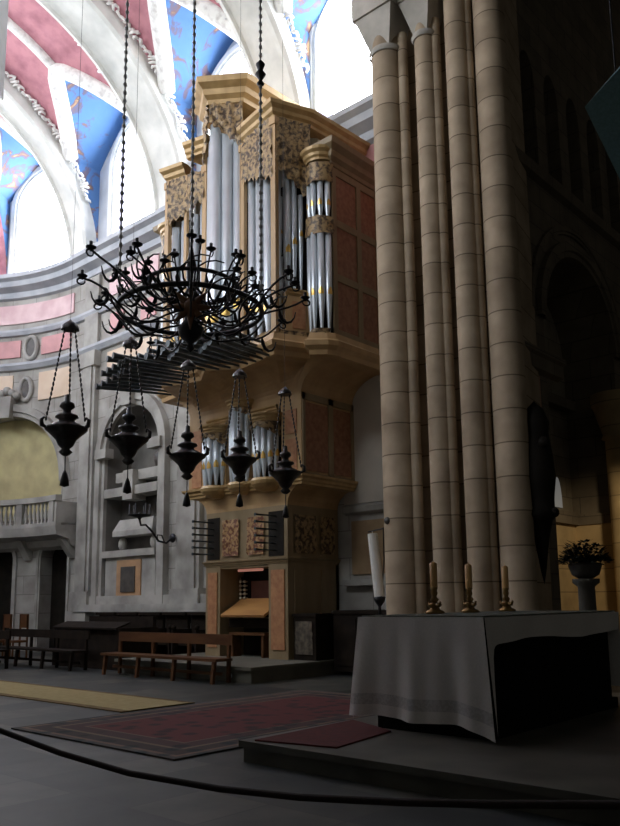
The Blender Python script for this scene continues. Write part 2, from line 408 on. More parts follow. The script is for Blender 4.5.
for s in (20.0, 26.4):                                    # keystones with a carved crest
    zt = 7.5 if s == 20 else 7.95
    mb.hexa([P(s-.22, zt, 0), P(s+.22, zt, 0), P(s+.22, zt, .34), P(s-.22, zt, .34)], [P(s-.32, zt+.75, 0), P(s+.32, zt+.75, 0), P(s+.32, zt+.75, .4), P(s-.32, zt+.75, .4)])
    for k in range(5): mb.sphere(P(s-.4+.2*k, zt+.8+.1*(2-abs(k-2)), .2), .15, 7)
for a in (18.64, 21.36): slab(mb, a-.3, a+.3, 6.0, 6.3, .3)
struct(mb, 'trim_15', M['smooth_stone'])
# pilasters
mb = MB()
for a, b in ((16.7,17.7),(22.0,22.8),(29.9,30.7)):
    slab(mb, a, b, 1.5, 9.7, .16); slab(mb, a+.14, b-.14, 1.9, 9.3, .22); slab(mb, a-.1, b+.1, 1.3, 1.9, .28); slab(mb, a-.08, b+.08, 9.2, 9.7, .26)
    slab(mb, a, b, 10.0, 12.35, .12)
slab(mb, 14.8, 22.6, 1.28, 1.5, .34); slab(mb, 14.8, 22.6, 1.5, 1.75, .18)
slab(mb, 21.9, 22.95, 0, 1.3, .3)
struct(mb, 'trim_16', M['smooth_stone'])

# balcony in the apse
bal = thing('balcony', 'pale stone balcony with balustrade above the dark apse doorways', 'balcony', P(26.8, 3.6), kind='structure')
mb = MB(); sweep(mb, 22.9, 30, [(0,3.3),(.25,3.4),(.35,3.6),(.8,3.72),(.85,4.0),(0,4.05)]); mb.build('slab', M['smooth_stone'], bal)
mb = MB(); sweep(mb, 22.93, 30, [(.62,4.78),(.86,4.8),(.86,4.98),(.62,5.0)])
slab(mb, 22.9, 30, 4.0, 4.12, .84, back=.64); mb.build('rail', M['smooth_stone'], bal)
mb = MB()
for s in (23.1, 24.9, 26.5, 28.1, 29.7): slab(mb, s-.0, s+.28, 4.1, 4.8, .84, back=.62)
slab(mb, 22.96, 23.1, 4.1, 4.79, .8); mb.build('pedestal', M['smooth_stone'], bal)
for a, b in ((23.4,24.9),(25.2,26.5),(26.8,28.1),(28.4,29.7)):
    n = int((b-a)/.2)
    for k in range(n):
        mb = MB(); mb.lathe([(.05,4.1),(.05,4.16),(.03,4.2),(.075,4.38),(.03,4.6),(.05,4.72),(.05,4.8)], P(a+(k+.5)*(b-a)/n, 0, .73), 8); mb.build('baluster', M['smooth_stone'], bal)
mb = MB()
for s in (23.15, 25.3, 28.6):
    mb.hexa([P(s-.14,3.0,0),P(s+.14,3.0,0),P(s+.14,3.0,.1),P(s-.14,3.0,.1)], [P(s-.14,3.62,0),P(s+.14,3.62,0),P(s+.14,3.62,.6),P(s-.14,3.62,.6)])
mb.build('corbel', M['smooth_stone'], bal)

# tomb monument inside the niche
tm = thing('wall_tomb', 'stone wall tomb with sarcophagus and framed plaque inside the arched niche', 'tomb', (-20.0, 14.6, 1.5))
mb = MB(); slab(mb, 18.75, 21.25, 1.5, 2.95, .05, back=-.85); slab(mb, 18.68, 21.32, 2.9, 3.1, .16, back=-.85); mb.build('pedestal', M['smooth_stone'], tm)
mb = MB(); slab(mb, 19.4, 20.6, 1.65, 2.8, .09); mb.build('plaque_frame', mat('orange_marble', (.50,.30,.16), (.4,.24,.13), 5), tm)
mb = MB(); slab(mb, 19.65, 20.35, 1.85, 2.6, .12); mb.build('plaque', M['medal'], tm)
for s in (19.2, 20.8):
    mb = MB(); mb.sphere(P(s, 3.32, -.25), .14, 8, sz=1.6); mb.build('foot', M['smooth_stone'], tm)
mb = MB(); slab(mb, 19.0, 21.0, 3.54, 3.7, .0, back=-.8); mb.hexa([P(19.0,3.7,0),P(21.0,3.7,0),P(21.0,3.7,-.8),P(19.0,3.7,-.8)][::-1], [P(19.15,4.05,-.15),P(20.85,4.05,-.15),P(20.85,4.05,-.7),P(19.15,4.05,-.7)][::-1])
mb.build('sarcophagus', M['smooth_stone'], tm)
mb = MB(); slab(mb, 18.7, 21.3, 3.1, 4.75, -.5, back=-.88); mb.build('back_panel', M['medal'], tm)
mb = MB(); slab(mb, 18.66, 21.34, 4.75, 5.02, .12, back=-.88); slab(mb, 19.75, 20.25, 4.6, 5.5, .2, back=-.3); mb.build('shelf', M['smooth_stone'], tm)
mb = MB(); mb.hexa([P(18.8,5.2,0),P(20.9,5.2,0),P(20.9,5.2,-.8),P(18.8,5.2,-.8)][::-1], [P(18.8,5.5,0),P(20.9,5.5,0),P(20.9,5.5,-.8),P(18.8,5.5,-.8)][::-1]); mb.build('ledge', M['smooth_stone'], tm)
bs = MB(); pb = P(18.98, 5.5, -.3)
bs.lathe([(.05,0),(.2,.02),(.24,.2),(.26,.38),(.12,.5),(.09,.56),(.13,.62),(.15,.74),(.1,.88),(.01,.92)], pb, 12)
tag(bs.build('stone_bust', M['medal']), 'small dark stone bust on the ledge in the tomb niche', 'bust')

# chancel arch pier on the north, with shafts and capitals
def pier_shaft(mb, x, y, r, z0, z1): mb.lathe([(r*1.25,z0),(r*1.25,z0+.25),(r*1.1,z0+.35),(r*1.15,z0+.45),(r,z0+.55),(r,z1)], (x,y,0), 28)
SH = [(-8.79,12.3,.315),(-7.91,12.4,.215),(-7.25,12.5,.225),(-6.66,12.75,.30)]
TH = [(-8.42,12.34,.105),(-7.70,12.44,.105),(-7.06,12.58,.105)]
mb = MB()
for i, (x, y, r) in enumerate(SH): pier_shaft(mb, x, y, r, 0, 13.0 if i < 2 else 19.5)
for i, (x, y, r) in enumerate(TH): mb.lathe([(r,0),(r,13.0 if i < 2 else 19.5)], (x,y,0), 14)
mb.prism([(-8.75,12.5),(-8.2,12.62),(-7.5,12.72),(-6.8,12.95),(-6.78,13.1),(-7.15,15),(-8.75,15)], 0, 19.5)
col = struct(mb, 'column_north', M['pier'])
mb = MB()
for x, y, r in SH[:2]:
    mb.lathe([(r+.02,12.62),(r+.06,12.68),(r+.03,12.74)], (x,y,0), 24)
    k = .48 if r > .3 else .38
    n = 8
    lo = [(x + r*1.05*cos(pi/4+2*pi*i/4), y + r*1.05*sin(pi/4+2*pi*i/4), 12.72) for i in range(4)]
    hi = [(x + k*1.35*cos(pi/4+2*pi*i/4), y + k*1.35*sin(pi/4+2*pi*i/4), 13.45) for i in range(4)]
    mb.hexa(lo, hi)
    mb.box(x-k*1.05, x+k*1.05, y-k*1.05, y+k*1.05, 13.45, 13.95)
    mb.lathe([(r,13.95),(r,19.5)], (x,y,0), 20)
mb.build('capital', mat('grey_capital_stone', (.50,.46,.40), (.38,.35,.30), 2.5, .8, bump=.3), col)
# round iron plate on the first shaft
mb = MB(); mb.lathe([(.001,0),(.06,.0),(.07,-.02)], (-8.88,12.0,2.98), 12, axis=(0,-1,0)); mb.lathe([(.07,0),(.06,.03),(.001,.035)], (-8.88,12.0,2.98), 12, axis=(0,-1,0))
tag(mb.build('wall_plate', M['medal']), 'small dark round plate fixed low on the pier beside the organ', 'plate')
# south pier, out of view to the left
mb = MB(); pier_shaft(mb, -8.3, 2.4, .5, 0, 19.5); mb.prism([(-8.7,-1),(-7.5,-1),(-7.5,2.2),(-8.7,2.2)], 0, 19.5)
struct(mb, 'column_south', M['plaster'])
wm, nt_, b_ = newmat('translucent_sheet'); b_.inputs['Base Color'].default_value = (.9,.9,.9,1); b_.inputs['Roughness'].default_value = .9
tr_ = nt_.nodes.new('ShaderNodeBsdfTranslucent'); tr_.inputs[0].default_value = (.92,.92,.9,1); mx_ = nt_.nodes.new('ShaderNodeMixShader'); mx_.inputs[0].default_value = .75
nt_.links.new(b_.outputs[0], mx_.inputs[1]); nt_.links.new(tr_.outputs[0], mx_.inputs[2]); nt_.links.new(mx_.outputs[0], nt_.nodes['Material Output'].inputs[0])
mb = MB(); mb.grid([[(-8.0+.03*sin(j*1.3), 3.81-.9*j/12, z) for j in range(13)] for z in (7.1,9,11,13,16,19.4)], 0, True)  # translucent sheet added so backlight gives a bright strip at the edge
tag(mb.build('bright_strip_sheet', wm), 'added translucent white sheet forming the bright strip at the upper left edge', 'cloth')
# north wall of the nave crossing between organ and pier: mouldings, plaster, fresco, stone seat
mb = MB(); slab(mb, 8.2, 11.7, 3.7, 6.8, .04); struct(mb, 'trim_17', mat('beige_plaster', (.55,.50,.42), (.46,.42,.36), 1.5, .8))
mb = MB(); sweep(mb, 8.2, 11.7, [(0,3.45),(.12,3.5),(.14,3.62),(0,3.7)]); slab(mb, 8.2, 11.7, 1.85, 1.98, .16); struct(mb, 'trim_18', M['smooth_stone'])
mb = MB(); slab(mb, 8.4, 11.5, 2.1, 3.3, .04); struct(mb, 'trim_19', M['fresco'])
mb = MB(); slab(mb, 8.3, 11.0, 9.9, 12.3, .03); struct(mb, 'trim_20', M['rose'])

# crossing ceiling and transept
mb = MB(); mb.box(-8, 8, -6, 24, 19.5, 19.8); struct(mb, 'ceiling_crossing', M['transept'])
PT = lambda s, z, o=0: Vector((-7.2+o, s, z))
tw = MB(); tb = MB()
arched(tw, tb, 15.2, 20.6, 0, 10.6, 17.4, 1.9, 0, 7.4, 1.3, PF=PT)
tw.grid([[PT(s, z) for s in (13.0, 15.2)] for z in (0, 10.6)], 0, False); tw.grid([[PT(s, z) for s in (20.6, 24)] for z in (0, 10.6)], 0, False)
for k in range(7): arched(tw, tb, 13.6+1.2*k, 14.8+1.2*k, 10.6, 16.5, 14.2+1.2*k, .36, 11.0, 13.0, .9, PF=PT, rise=.7)
tw.grid([[PT(s, z) for s in (13.6, 22.0)] for z in (16.5, 19.6)], 0, False)
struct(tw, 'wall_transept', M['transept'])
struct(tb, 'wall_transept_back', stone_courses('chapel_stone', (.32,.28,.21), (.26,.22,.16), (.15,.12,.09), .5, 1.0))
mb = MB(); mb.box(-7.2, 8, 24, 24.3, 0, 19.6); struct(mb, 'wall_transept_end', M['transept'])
mb = MB(); sweep(mb, 13.0, 24, [(0,10.55),(.15,10.6),(.2,10.8),(0,10.9)], PF=PT); sweep(mb, 13.0, 16.0, [(0,6.1),(.14,6.15),(.16,6.4),(.22,6.45),(.22,6.55),(0,6.6)], PF=PT)
archivolt(mb, 17.4, 1.9, 7.4, .35, .14, PF=PT); archivolt(mb, 17.4, 2.35, 7.5, .18, .08, PF=PT)
slab(mb, 15.5, 19.3, 6.2, 6.45, -1.05, PF=PT, back=-1.3); slab(mb, 15.5, 19.3, 3.3, 3.6, -1.1, PF=PT, back=-1.3); mb.box(-8.5, -7.2, 19.15, 19.3, 3.3, 3.55)
struct(mb, 'trim_21', M['transept'])
mb = MB(); mb.lathe([(.42,0),(.42,.4),(.32,.5),(.32,5.2),(.4,5.25),(.36,5.35),(.55,6.0),(.6,6.05),(.6,6.3)], (-7.0,18.75,0), 20); struct(mb, 'column_transept', M['ochre'])
mb = MB(); slab(mb, 13.2, 15.1, 4.2, 6.05, .03, PF=PT); struct(mb, 'trim_24', mat('warm_lit_rose_plaster', (.46,.28,.2), (.38,.22,.16), 2, .8))  # rose plaster patch, with the warm light on it put into its colour
mb = MB(); mb.box(-8.5, -8.42, 15.5, 19.2, 0, 3.3); mb.box(-8.42, -7.25, 19.2, 19.3, 0, 3.3); struct(mb, 'trim_22', M['ochre'])
mb = MB()
pz = [PT(18.42 + .22*cos(pi*i/10), 3.75 + .7*sin(pi*i/10) if 0 < i < 10 else 3.7, -1.26) for i in range(11)]
mb.quad(pz); w = mb.build('window_%d' % (wn+1), M['gleam']); w['kind'] = 'structure'  # glowing pane added for the gleam of a lit arch reveal, no window

# ------------------------------------------------------------------ pipe organ
OX = -13.3
org = thing('pipe_organ', 'tall ochre and gilded pipe organ with silver pipes against the chancel wall', 'organ', (OX, 13.3, .3))
def part(mb, name, mats, parent=org, **kw): return mb.build(name, mats, parent, **kw)
def moulding(poly, z, prof, closed=False):
    """mitred cornice round a plan polyline, prof = (out, dz)"""
    mb = MB(); n = len(poly); nor = []
    for i in range(n):
        vs = []
        for a, b in ((i-1, i), (i, i+1)):
            if closed or (a >= 0 and b < n):
                d = Vector(poly[b % n]) - Vector(poly[a % n])
                if d.length > 1e-6: d.normalize(); vs.append(Vector((d.y, -d.x)))
        m = sum(vs, Vector((0,0)))
        m = m/ max(.3, m.length); k = 1/max(.45, m.dot(vs[0])); nor.append(m*k)
    rows = [[(poly[i][0]+nor[i].x*o, poly[i][1]+nor[i].y*o, z+dz) for i in range(n)] for o, dz in prof]
    mb.grid(rows, 0, False)
    for r in (rows[0], rows[-1]): mb.quad([p for p in r])
    return mb
CORN = [(-.05,0),(.04,.02),(.05,.1),(.12,.16),(.14,.26),(.24,.34),(.26,.44),(-.05,.48)]
def C_(s, prof=CORN): return [(o*s, d*s) for o, d in prof]
# console case
xl, xr, yf, yb = -14.6, -11.93, 12.5, 14.19
mb = MB(); mb.box(xl, xl+.5, yf, yb, .3, 2.35); mb.box(xr-.58, xr, yf, yb, .3, 2.35); mb.box(xl, xr, yb-.1, yb, .3, 2.35); mb.box(xl+.5, xr-.58, yf+.02, yb, 2.28, 2.35)
part(mb, 'console_case', M['wood2'])
for a, b in ((xl+.09, xl+.41), (xr-.49, xr-.09)):
    mb = MB(); mb.box(a, b, yf-.025, yf, .5, 2.2); part(mb, 'pilaster_panel', M['panel_o'])
for a, b in ((yf+.2, yf+.95), (yf+1.08, yb-.12)):
    mb = MB(); mb.box(xr, xr+.02, a, b, .5, 2.2); part(mb, 'side_panel', M['wood2'])
mb = MB(); mb.box(xl+.5, xr-.58, yf+.75, yf+.8, .3, 2.28); part(mb, 'console_back', M['dark'])
mb = MB(); mb.box(-13.75, -12.75, yf+.66, yf+.75, 1.35, 2.0); part(mb, 'console_board', M['rosewood'])
mb = MB(); mb.hexa([(-14.0,yf-.05,1.18),(-12.6,yf-.05,1.18),(-12.6,yf+.62,1.55),(-14.0,yf+.62,1.55)], [(-14.0,yf-.08,1.23),(-12.6,yf-.08,1.23),(-12.6,yf+.6,1.6),(-14.0,yf+.6,1.6)]); part(mb, 'music_desk', M['desk'])
mb = MB(); mb.box(-13.95, -12.65, yf+.15, yf+.6, .95, 1.15); part(mb, 'keyboard_shelf', M['stall'])
for k in range(3):
    mb = MB(); mb.box(-13.8, -12.8, yf+.2+.12*k, yf+.31+.12*k, 1.0+.06*k, 1.04+.06*k); part(mb, 'keyboard', M['knob'])
for sx in (-14.0, -13.86, -12.66, -12.56):
    for k in range(7):
        mb = MB(); mb.lathe([(.012,0),(.014,.07),(.035,.08),(.03,.11),(.001,.115)], (sx, yf+.64, 1.42+.095*k), 8, axis=(0,-1,0)); part(mb, 'stop_knob', M['knob'])
mb = MB(); mb.box(-14.1,-13.8,yf+.66,yf+.74,1.3,2.1); mb.box(-12.72,-12.52,yf+.66,yf+.74,1.3,2.1); part(mb, 'stop_jamb', M['stall'])
mb = MB(); mb.tube([(-13.8,yf+.3,2.24),(-13.0,yf+.3,2.24)], .03, 8); part(mb, 'console_lamp', M['lamp_glow'])
mb = MB(); mb.box(-13.9, -12.75, yf+.1, yf+.4, .78, .84); mb.box(-13.85,-13.78,yf+.12,yf+.38,.3,.78); mb.box(-12.87,-12.8,yf+.12,yf+.38,.3,.78)
o = mb.build('organ_bench', M['brown']); tag(o, 'low brown player\'s bench inside the organ console opening', 'bench')
# panel row above the console
part(moulding([(xl,yb),(xl,yf),(xr,yf),(xr,yb)], 2.33, C_(.28)), 'lower_moulding', M['wood2'])
mb = MB(); mb.box(xl, xr, yf, yb, 2.35, 3.6); part(mb, 'panel_case', M['wood2'])
for a, b in ((-13.98,-13.44),(-13.16,-12.62)):
    mb = MB(); n = 14; rows = []
    for i in range(n+1): rows.append([(a+(b-a)*j/10, yf-.02-.045*random.random(), 2.56+.84*i/n) for j in range(11)])
    mb.grid(rows, 0, True); part(mb, 'carved_panel', M['carve_r'])
for a, b in ((-14.55,-14.12),(-12.5,-12.04)):
    mb = MB(); mb.box(a, b, yf-.012, yf, 2.5, 3.48); part(mb, 'pipe_recess', M['dark'])
    for k in range(6):
        z = 2.62+.15*k; mb = MB()
        for xx in ((a+b)/2,): mb.tube([(xx,yf,z),(xx,yf-.25,z),(xx-.03,yf-.55,z),(xx-.03,yf-.62,z)], [.016,.018,.022,.036], 10)
        part(mb, 'horizontal_pipe', M['trumpet'])
mb = MB(); n = 12
mb.grid([[(xr+.012+.05*random.random(), yf+.2+.7*j/8, 2.56+.84*i/n) for j in range(9)] for i in range(n+1)], 0, True); mb.grid([[(xr+.012+.05*random.random(), yf+1.05+.5*j/6, 2.56+.84*i/n) for j in range(7)] for i in range(n+1)], 0, True)
part(mb, 'carved_side_panel', M['carve'])
# coved cornice out to the middle case
ml_, mr_, mf = -15.15, -11.4, 12.4
def cove(p0, p1, z0, z1, n=8):
    rows = []
    for i in range(n+1):
        t = i/n; k = 1-cos(t*pi/2); zz = z0 + (z1-z0)*sin(t*pi/2)
        rows.append([(a[0]+(b[0]-a[0])*k, a[1]+(b[1]-a[1])*k, zz) for a, b in zip(p0, p1)])
    mb = MB(); mb.grid(rows, 0, False); mb.quad(rows[-1]); mb.quad(rows[0]); return mb
lowp = [(xl,yb),(xl,yf),(xr,yf),(xr,yb)]; midp = [(ml_,yb),(ml_,mf),(mr_,mf),(mr_,yb)]
part(cove(lowp, midp, 3.6, 4.0), 'lower_cove', M['wood'])
part(moulding(midp, 3.98, C_(.5)), 'middle_base_moulding', M['gilt_wood'])
# middle case: frame, red side panels, dark pipe field
mb = MB(); mb.box(ml_, mr_, mf+.35, yb, 4.1, 6.0); mb.box(ml_, -14.55, mf, mf+.35, 4.1, 6.0); mb.box(-12.0, mr_, mf, mf+.35, 4.1, 6.0); mb.box(-14.55, -12.0, mf, mf+.35, 5.72, 6.0)
part(mb, 'middle_case', M['wood'])
mb = MB(); mb.box(-14.55, -12.0, mf+.3, mf+.345, 4.1, 5.72); part(mb, 'pipe_field', M['dark'])
for a, b in ((-15.02,-14.68),(-11.86,-11.53)):
    for z0, z1 in ((4.25,5.0),(5.12,5.65)):
        mb = MB(); mb.box(a, b, mf-.02, mf, z0, z1); part(mb, 'front_panel', M['panel_o'])
for a, b in ((12.5,13.25),(13.45,14.05)):
    mb = MB(); mb.box(mr_, mr_+.02, a, b, 4.3, 5.8); part(mb, 'middle_side_panel', M['panel'])
mb = MB()
for a, b in ((12.42,12.5),(13.27,13.43),(14.07,14.19)): mb.box(mr_, mr_+.035, a, b, 4.1, 6.0)
mb.box(mr_, mr_+.035, 12.42, 14.19, 4.1, 4.25); mb.box(mr_, mr_+.035, 12.42, 14.19, 5.85, 6.0); part(mb, 'middle_side_frame', M['wood2'])

def pipe(x, y, r, z0, zm, z1, d=(0,-1)):
    """one speaking pipe: conical foot, gilded mouth, cylindrical body"""
    mb = MB(); mb.lathe([(r*.35,z0),(r,zm-.02),(r,zm+.02),(r,z1),(r*.75,z1),(r*.7,z1-.03)], (x,y,0), 14)
    o = part(mb, 'pipe', M['tin'])
    g = MB(); a0 = math.atan2(d[1], d[0]); w = .75; h = r*1.1
    rr = r*1.06
    rows = []
    for z, k in ((zm-.02,1.0),(zm+.02,1.02),(zm+h*.8,1.0),(zm+h*1.7,.985)):
        ww = w if z < zm+h else w*.25
        rows.append([(x+rr*k*cos(a0+ww*(i/4-1)), y+rr*k*sin(a0+ww*(i/4-1)), z) for i in range(9)])
    g.grid(rows, 0, True); g.build('mouth', M['gold'], o)
    return o
def shade(p0, p1, ztop, zl, zr, nd):
    """carved foliage filling the top of a pipe compartment; lower edge runs from zl to zr"""
    mb = MB(); n = max(6, int((Vector(p1)-Vector(p0)).length/.06)); rows = []
    m = 9
    for i in range(m+1):
        row = []
        for j in range(n+1):
            t = j/n; x = p0[0]+(p1[0]-p0[0])*t; y = p0[1]+(p1[1]-p0[1])*t; zb = zl+(zr-zl)*t + .07*sin(j*2.1)
            k = .015 + .09*random.random(); row.append((x+nd[0]*k, y+nd[1]*k, zb+(ztop-zb)*i/m))
        rows.append(row)
    mb.grid(rows, 0, True)
    return part(mb, 'pipe_shade', M['carve'])
# middle case pipes: half round towers left, centre, right with flats between
def small_tower(cx, r, z0, z1, ztop, n, zc):
    mb = MB(); pts = [(cx+(r+.06)*cos(pi+pi*i/10), mf+.02+(r+.06)*sin(pi+pi*i/10)) for i in range(11)]
    part(moulding(pts, zc, C_(.42)), 'tower_cap', M['gilt_wood'])
    part(moulding(pts, z0-.16, [(-.2,-.12),(-.04,-.05),(.03,.03),(.05,.1),(.02,.16),(-.1,.16)]), 'tower_base', M['gilt_wood'])
    mb = MB(); rows = [[(x, y, z) for x, y in pts] for z in (ztop, zc)]
    rows2 = []
    for i in range(6):
        rows2.append([(cx+(r+.05+.05*random.random())*cos(pi+pi*j/16), mf+.02+(r+.05+.05*random.random())*sin(pi+pi*j/16), zc-(zc-z1)*(i/5)*(abs(j-8)/8*.75+.25)) for j in range(17)])
    mb.grid(rows2, 0, True); part(mb, 'pipe_shade', M['carve'])
    for k in range(n):
        a = pi + pi*(k+.5)/n; pr = r*sin(pi/n/2)*.92 + .012
        pipe(cx+r*cos(a), mf+.02+r*sin(a), pr, z0, z0+.4+.03*abs(k-(n-1)/2), z1+.05+.2*(1-abs(k-(n-1)/2)/n), (cos(a), sin(a)))
small_tower(-13.27, .24, 4.2, 5.7, 5.95, 5, 5.92)
small_tower(-12.42, .3, 4.2, 5.1, 5.5, 7, 5.45)
small_tower(-14.15, .28, 4.2, 5.1, 5.5, 6, 5.45)
for a, b, sg in ((-13.05,-12.74,1), (-13.84,-13.5,-1)):
    for k in range(4):
        x = a+(b-a)*(k+.5)/4; j = k if sg > 0 else 3-k
        pipe(x, mf+.12, .036, 4.2, 4.7-.03*j, 5.35-.1*j)
    zA = 5.5; shade((a, mf+.02), (b, mf+.02), 5.72, 5.4 if sg > 0 else 5.15, 5.15 if sg > 0 else 5.4, (0,-1))
mb = MB()
for x in (-13.03, -12.76, -13.82, -13.5): mb.box(x-.025, x+.025, mf-.02, mf+.1, 4.15, 5.75)
part(mb, 'pipe_stile', M['wood'])
part(moulding([(-13.05,mf),(-12.1,mf)], 5.68, C_(.35)), 'upper_cap', M['gilt_wood']); part(moulding([(-14.45,mf),(-13.5,mf)], 5.68, C_(.35)), 'upper_cap', M['gilt_wood'])

# great cove out to the upper case
A = (-13.2, 11.28)
B = (-12.55, 11.75); Cc = (-11.3, 11.5); D = (-10.98, 12.3); E0 = (-11.05, 12.35)
Bl = (-13.88, 11.75); Cl = (-15.0, 11.5); Dl = (-15.48, 12.3)
ul, ur, uf = -16.15, -10.45, 12.4
upplan = [(ul,yb),(ul,uf),Dl,Cl,Bl,A,B,Cc,D,(-10.93,uf-.12),(-10.74,uf-.34),(-10.52,uf-.15),(ur,uf),(ur,yb)]
p0 = [(ml_,yb),(ml_,mf),(-14.9,mf),(-14.6,mf),(-13.9,mf),(OX,mf),(-12.7,mf),(-12.0,mf),(-11.7,mf),(-11.6,mf),(-11.5,mf),(-11.45,mf),(mr_,mf),(mr_,yb)]
part(cove(p0, upplan, 6.0, 6.6, 10), 'great_cove', M['wood'])
part(moulding(upplan, 6.58, [(-.05,0),(.06,.02),(.08,.12),(.16,.2),(.18,.3),(.1,.36),(.06,.5),(-.05,.5)]), 'upper_base_moulding', M['wood'])
# upper case body behind the pipes, side panelling
bodyp = [(ul+.05,yb),(ul+.05,uf+.05),(-15.4,12.75),(-14.9,12.3),(-13.9,12.3),(-13.3,12.15),(-12.7,12.3),(-11.4,12.3),(-11.15,12.75),(ur-.05,uf+.3),(ur-.05,yb)]
mb = MB(); mb.prism([(x,y) for x,y in bodyp], 7.05, 10.9); part(mb, 'upper_case_back', M['dark'])
for a in (ur-.045, ul):
    mb = MB(); mb.box(a, a+.045, uf+.05, yb, 7.05, 10.9); part(mb, 'upper_side', M['panel'])
mb = MB()
for a, b in ((uf,uf+.14),(uf+.85,uf+1.0),(yb-.22,yb)): mb.box(ur, ur+.03, a, b, 7.05, 10.9)
for z in (7.05, 8.3, 9.55, 10.74): mb.box(ur, ur+.028, uf, yb, z, z+.16)
part(mb, 'upper_side_frame', M['wood2'])
def stile(p, z0, z1, w=.07):
    mb = MB(); x, y = p; mb.box(x-w, x+w, y-w*.6, y+w*.9, z0, z1); mb.box(x-w*1.3, x+w*1.3, y-w, y+w, z1-.18, z1); return part(mb, 'stile', M['wood'])
ZC = 13.05      # centre tower cap
Z2 = 12.0      # second caps
Z3 = 11.2      # end caps
# centre pointed tower
cap = [(-13.95,yb),Bl,A,B,(-12.5,yb)]
part(moulding(cap, ZC, C_(1.3)), 'tower_cap', M['gilt_wood'])
mb = MB(); mb.prism([(-13.9,yb),(-13.9,12.2),(-12.52,12.2),(-12.52,yb)], 10.9, ZC+.05); part(mb, 'tower_back', M['plaster'])
def lerp(p, q, t): return (p[0]+(q[0]-p[0])*t, p[1]+(q[1]-p[1])*t)
def flat(p, q, n, r, z0, mouths, tops, inset=.16):
    d = Vector((q[0]-p[0], q[1]-p[1])).normalized(); nd = (d.y, -d.x)
    for k in range(n):
        x, y = lerp(p, q, (k+.5)/n); pipe(x-nd[0]*inset, y-nd[1]*inset, r, z0, mouths[k], tops[k], nd)
    return nd
nd = flat(A, B, 3, .135, 7.1, (7.75,7.9,8.05), (12.65,12.4,12.15)); shade(A, B, ZC+.05, 12.6, 11.95, nd)
nd = flat(Bl, A, 3, .135, 7.1, (8.05,7.9,7.75), (12.15,12.4,12.65)); shade(Bl, A, ZC+.05, 11.95, 12.6, nd)
stile(B, 7.1, 12.0); stile(Bl, 7.1, 12.0)
# second compartments (flat B-C then angled C-D) under a shared cap
capz = Z2
part(moulding([lerp(B,Cc,.02),Cc,D,(-10.9,yb)], capz, C_(.8)), 'second_cap', M['gilt_wood'])
part(moulding([(-15.6,yb),Dl,Cl,lerp(Cl,Bl,.5)], capz-.15, C_(.8)), 'second_cap', M['gilt_wood'])
part(moulding([lerp(Cl,Bl,.5),Bl,(-13.88,yb)], capz+.35, C_(.8)), 'second_cap', M['gilt_wood'])
mb = MB(); mb.prism([(-12.68,yb),(-12.68,12.3),(-11.6,12.3),(-11.1,12.7),(-11.1,yb)], 10.9, capz+.05); part(mb, 'second_back', M['plaster']); mb = MB(); mb.prism([(-15.5,yb),(-15.5,12.7),(-14.9,12.3),(-13.9,12.3),(-13.9,yb)], 10.9, capz-.2); part(mb, 'second_back', M['plaster'])
nd = flat(B, Cc, 4, .105, 7.1, (7.85,7.8,7.75,7.7), (11.1,10.95,10.8,10.65)); shade(B, Cc, capz+.05, 11.1, 10.6, nd)
nd = flat(Cl, Bl, 4, .105, 7.1, (7.7,7.75,7.8,7.85), (10.7,10.8,10.9,11.1)); shade(Cl, Bl, capz-.1, 10.7, 11.15, nd)
stile(Cc, 7.1, capz+.02); stile(Cl, 7.1, capz-.12); stile(lerp(Cl,Bl,.5), 7.1, capz-.1, .05)
# angled compartments with a pedestal panel below, two tiers of pipes
for (p, q, s) in ((Cc, D, 1), (Dl, Cl, -1)):
    d = Vector((q[0]-p[0], q[1]-p[1])).normalized(); n2 = (d.y, -d.x)
    order = (0,1,2) if s > 0 else (2,1,0)
    for k, i in zip(range(3), order):
        x, y = lerp(p, q, .42+.19*k if s > 0 else .58-.19*(2-k))
        pipe(x-n2[0]*.14, y-n2[1]*.14, .085-.012*i, 7.9, 9.0+.22*i, 11.0-.3*i, n2)
    for k in range(3):
        x, y = lerp(p, q, .08+.1*k if s > 0 else .92-.1*k); pipe(x-n2[0]*.2, y-n2[1]*.2, .04, 7.1, 7.75+.05*k, 8.9, n2); pipe(x-n2[0]*.2, y-n2[1]*.2, .04, 8.95, 9.45, 10.3, n2)
    shade(p, q, capz+.05 if s > 0 else capz-.1, 10.95 if s > 0 else 10.2, 10.2 if s > 0 else 10.95, n2)
    a, b = lerp(p, q, .3 if s > 0 else 0), lerp(p, q, 1 if s > 0 else .7)
    fr = MB(); fr.hexa([(a[0],a[1],7.08),(b[0],b[1],7.08),(b[0]-n2[0]*.3,b[1]-n2[1]*.3,7.08),(a[0]-n2[0]*.3,a[1]-n2[1]*.3,7.08)], [(a[0],a[1],8.05),(b[0],b[1],8.05),(b[0]-n2[0]*.3,b[1]-n2[1]*.3,8.05),(a[0]-n2[0]*.3,a[1]-n2[1]*.3,8.05)])
    fp = part(fr, 'pedestal_box', M['wood'])
    moulding([a, b], 7.98, C_(.3)).build('pedestal_cap', M['gilt_wood'], fp)
    a2, b2 = lerp(a, b, .25), lerp(a, b, .75); e = MB(); o1 = .02
    e.hexa([(a2[0]+n2[0]*o1,a2[1]+n2[1]*o1,7.25),(b2[0]+n2[0]*o1,b2[1]+n2[1]*o1,7.25),(b2[0],b2[1],7.25),(a2[0],a2[1],7.25)], [(a2[0]+n2[0]*o1,a2[1]+n2[1]*o1,7.85),(b2[0]+n2[0]*o1,b2[1]+n2[1]*o1,7.85),(b2[0],b2[1],7.85),(a2[0],a2[1],7.85)])
    e.build('pedestal_panel', M['panel_o'], fp)
    stile(q if s > 0 else p, 7.1, 10.9, .06)
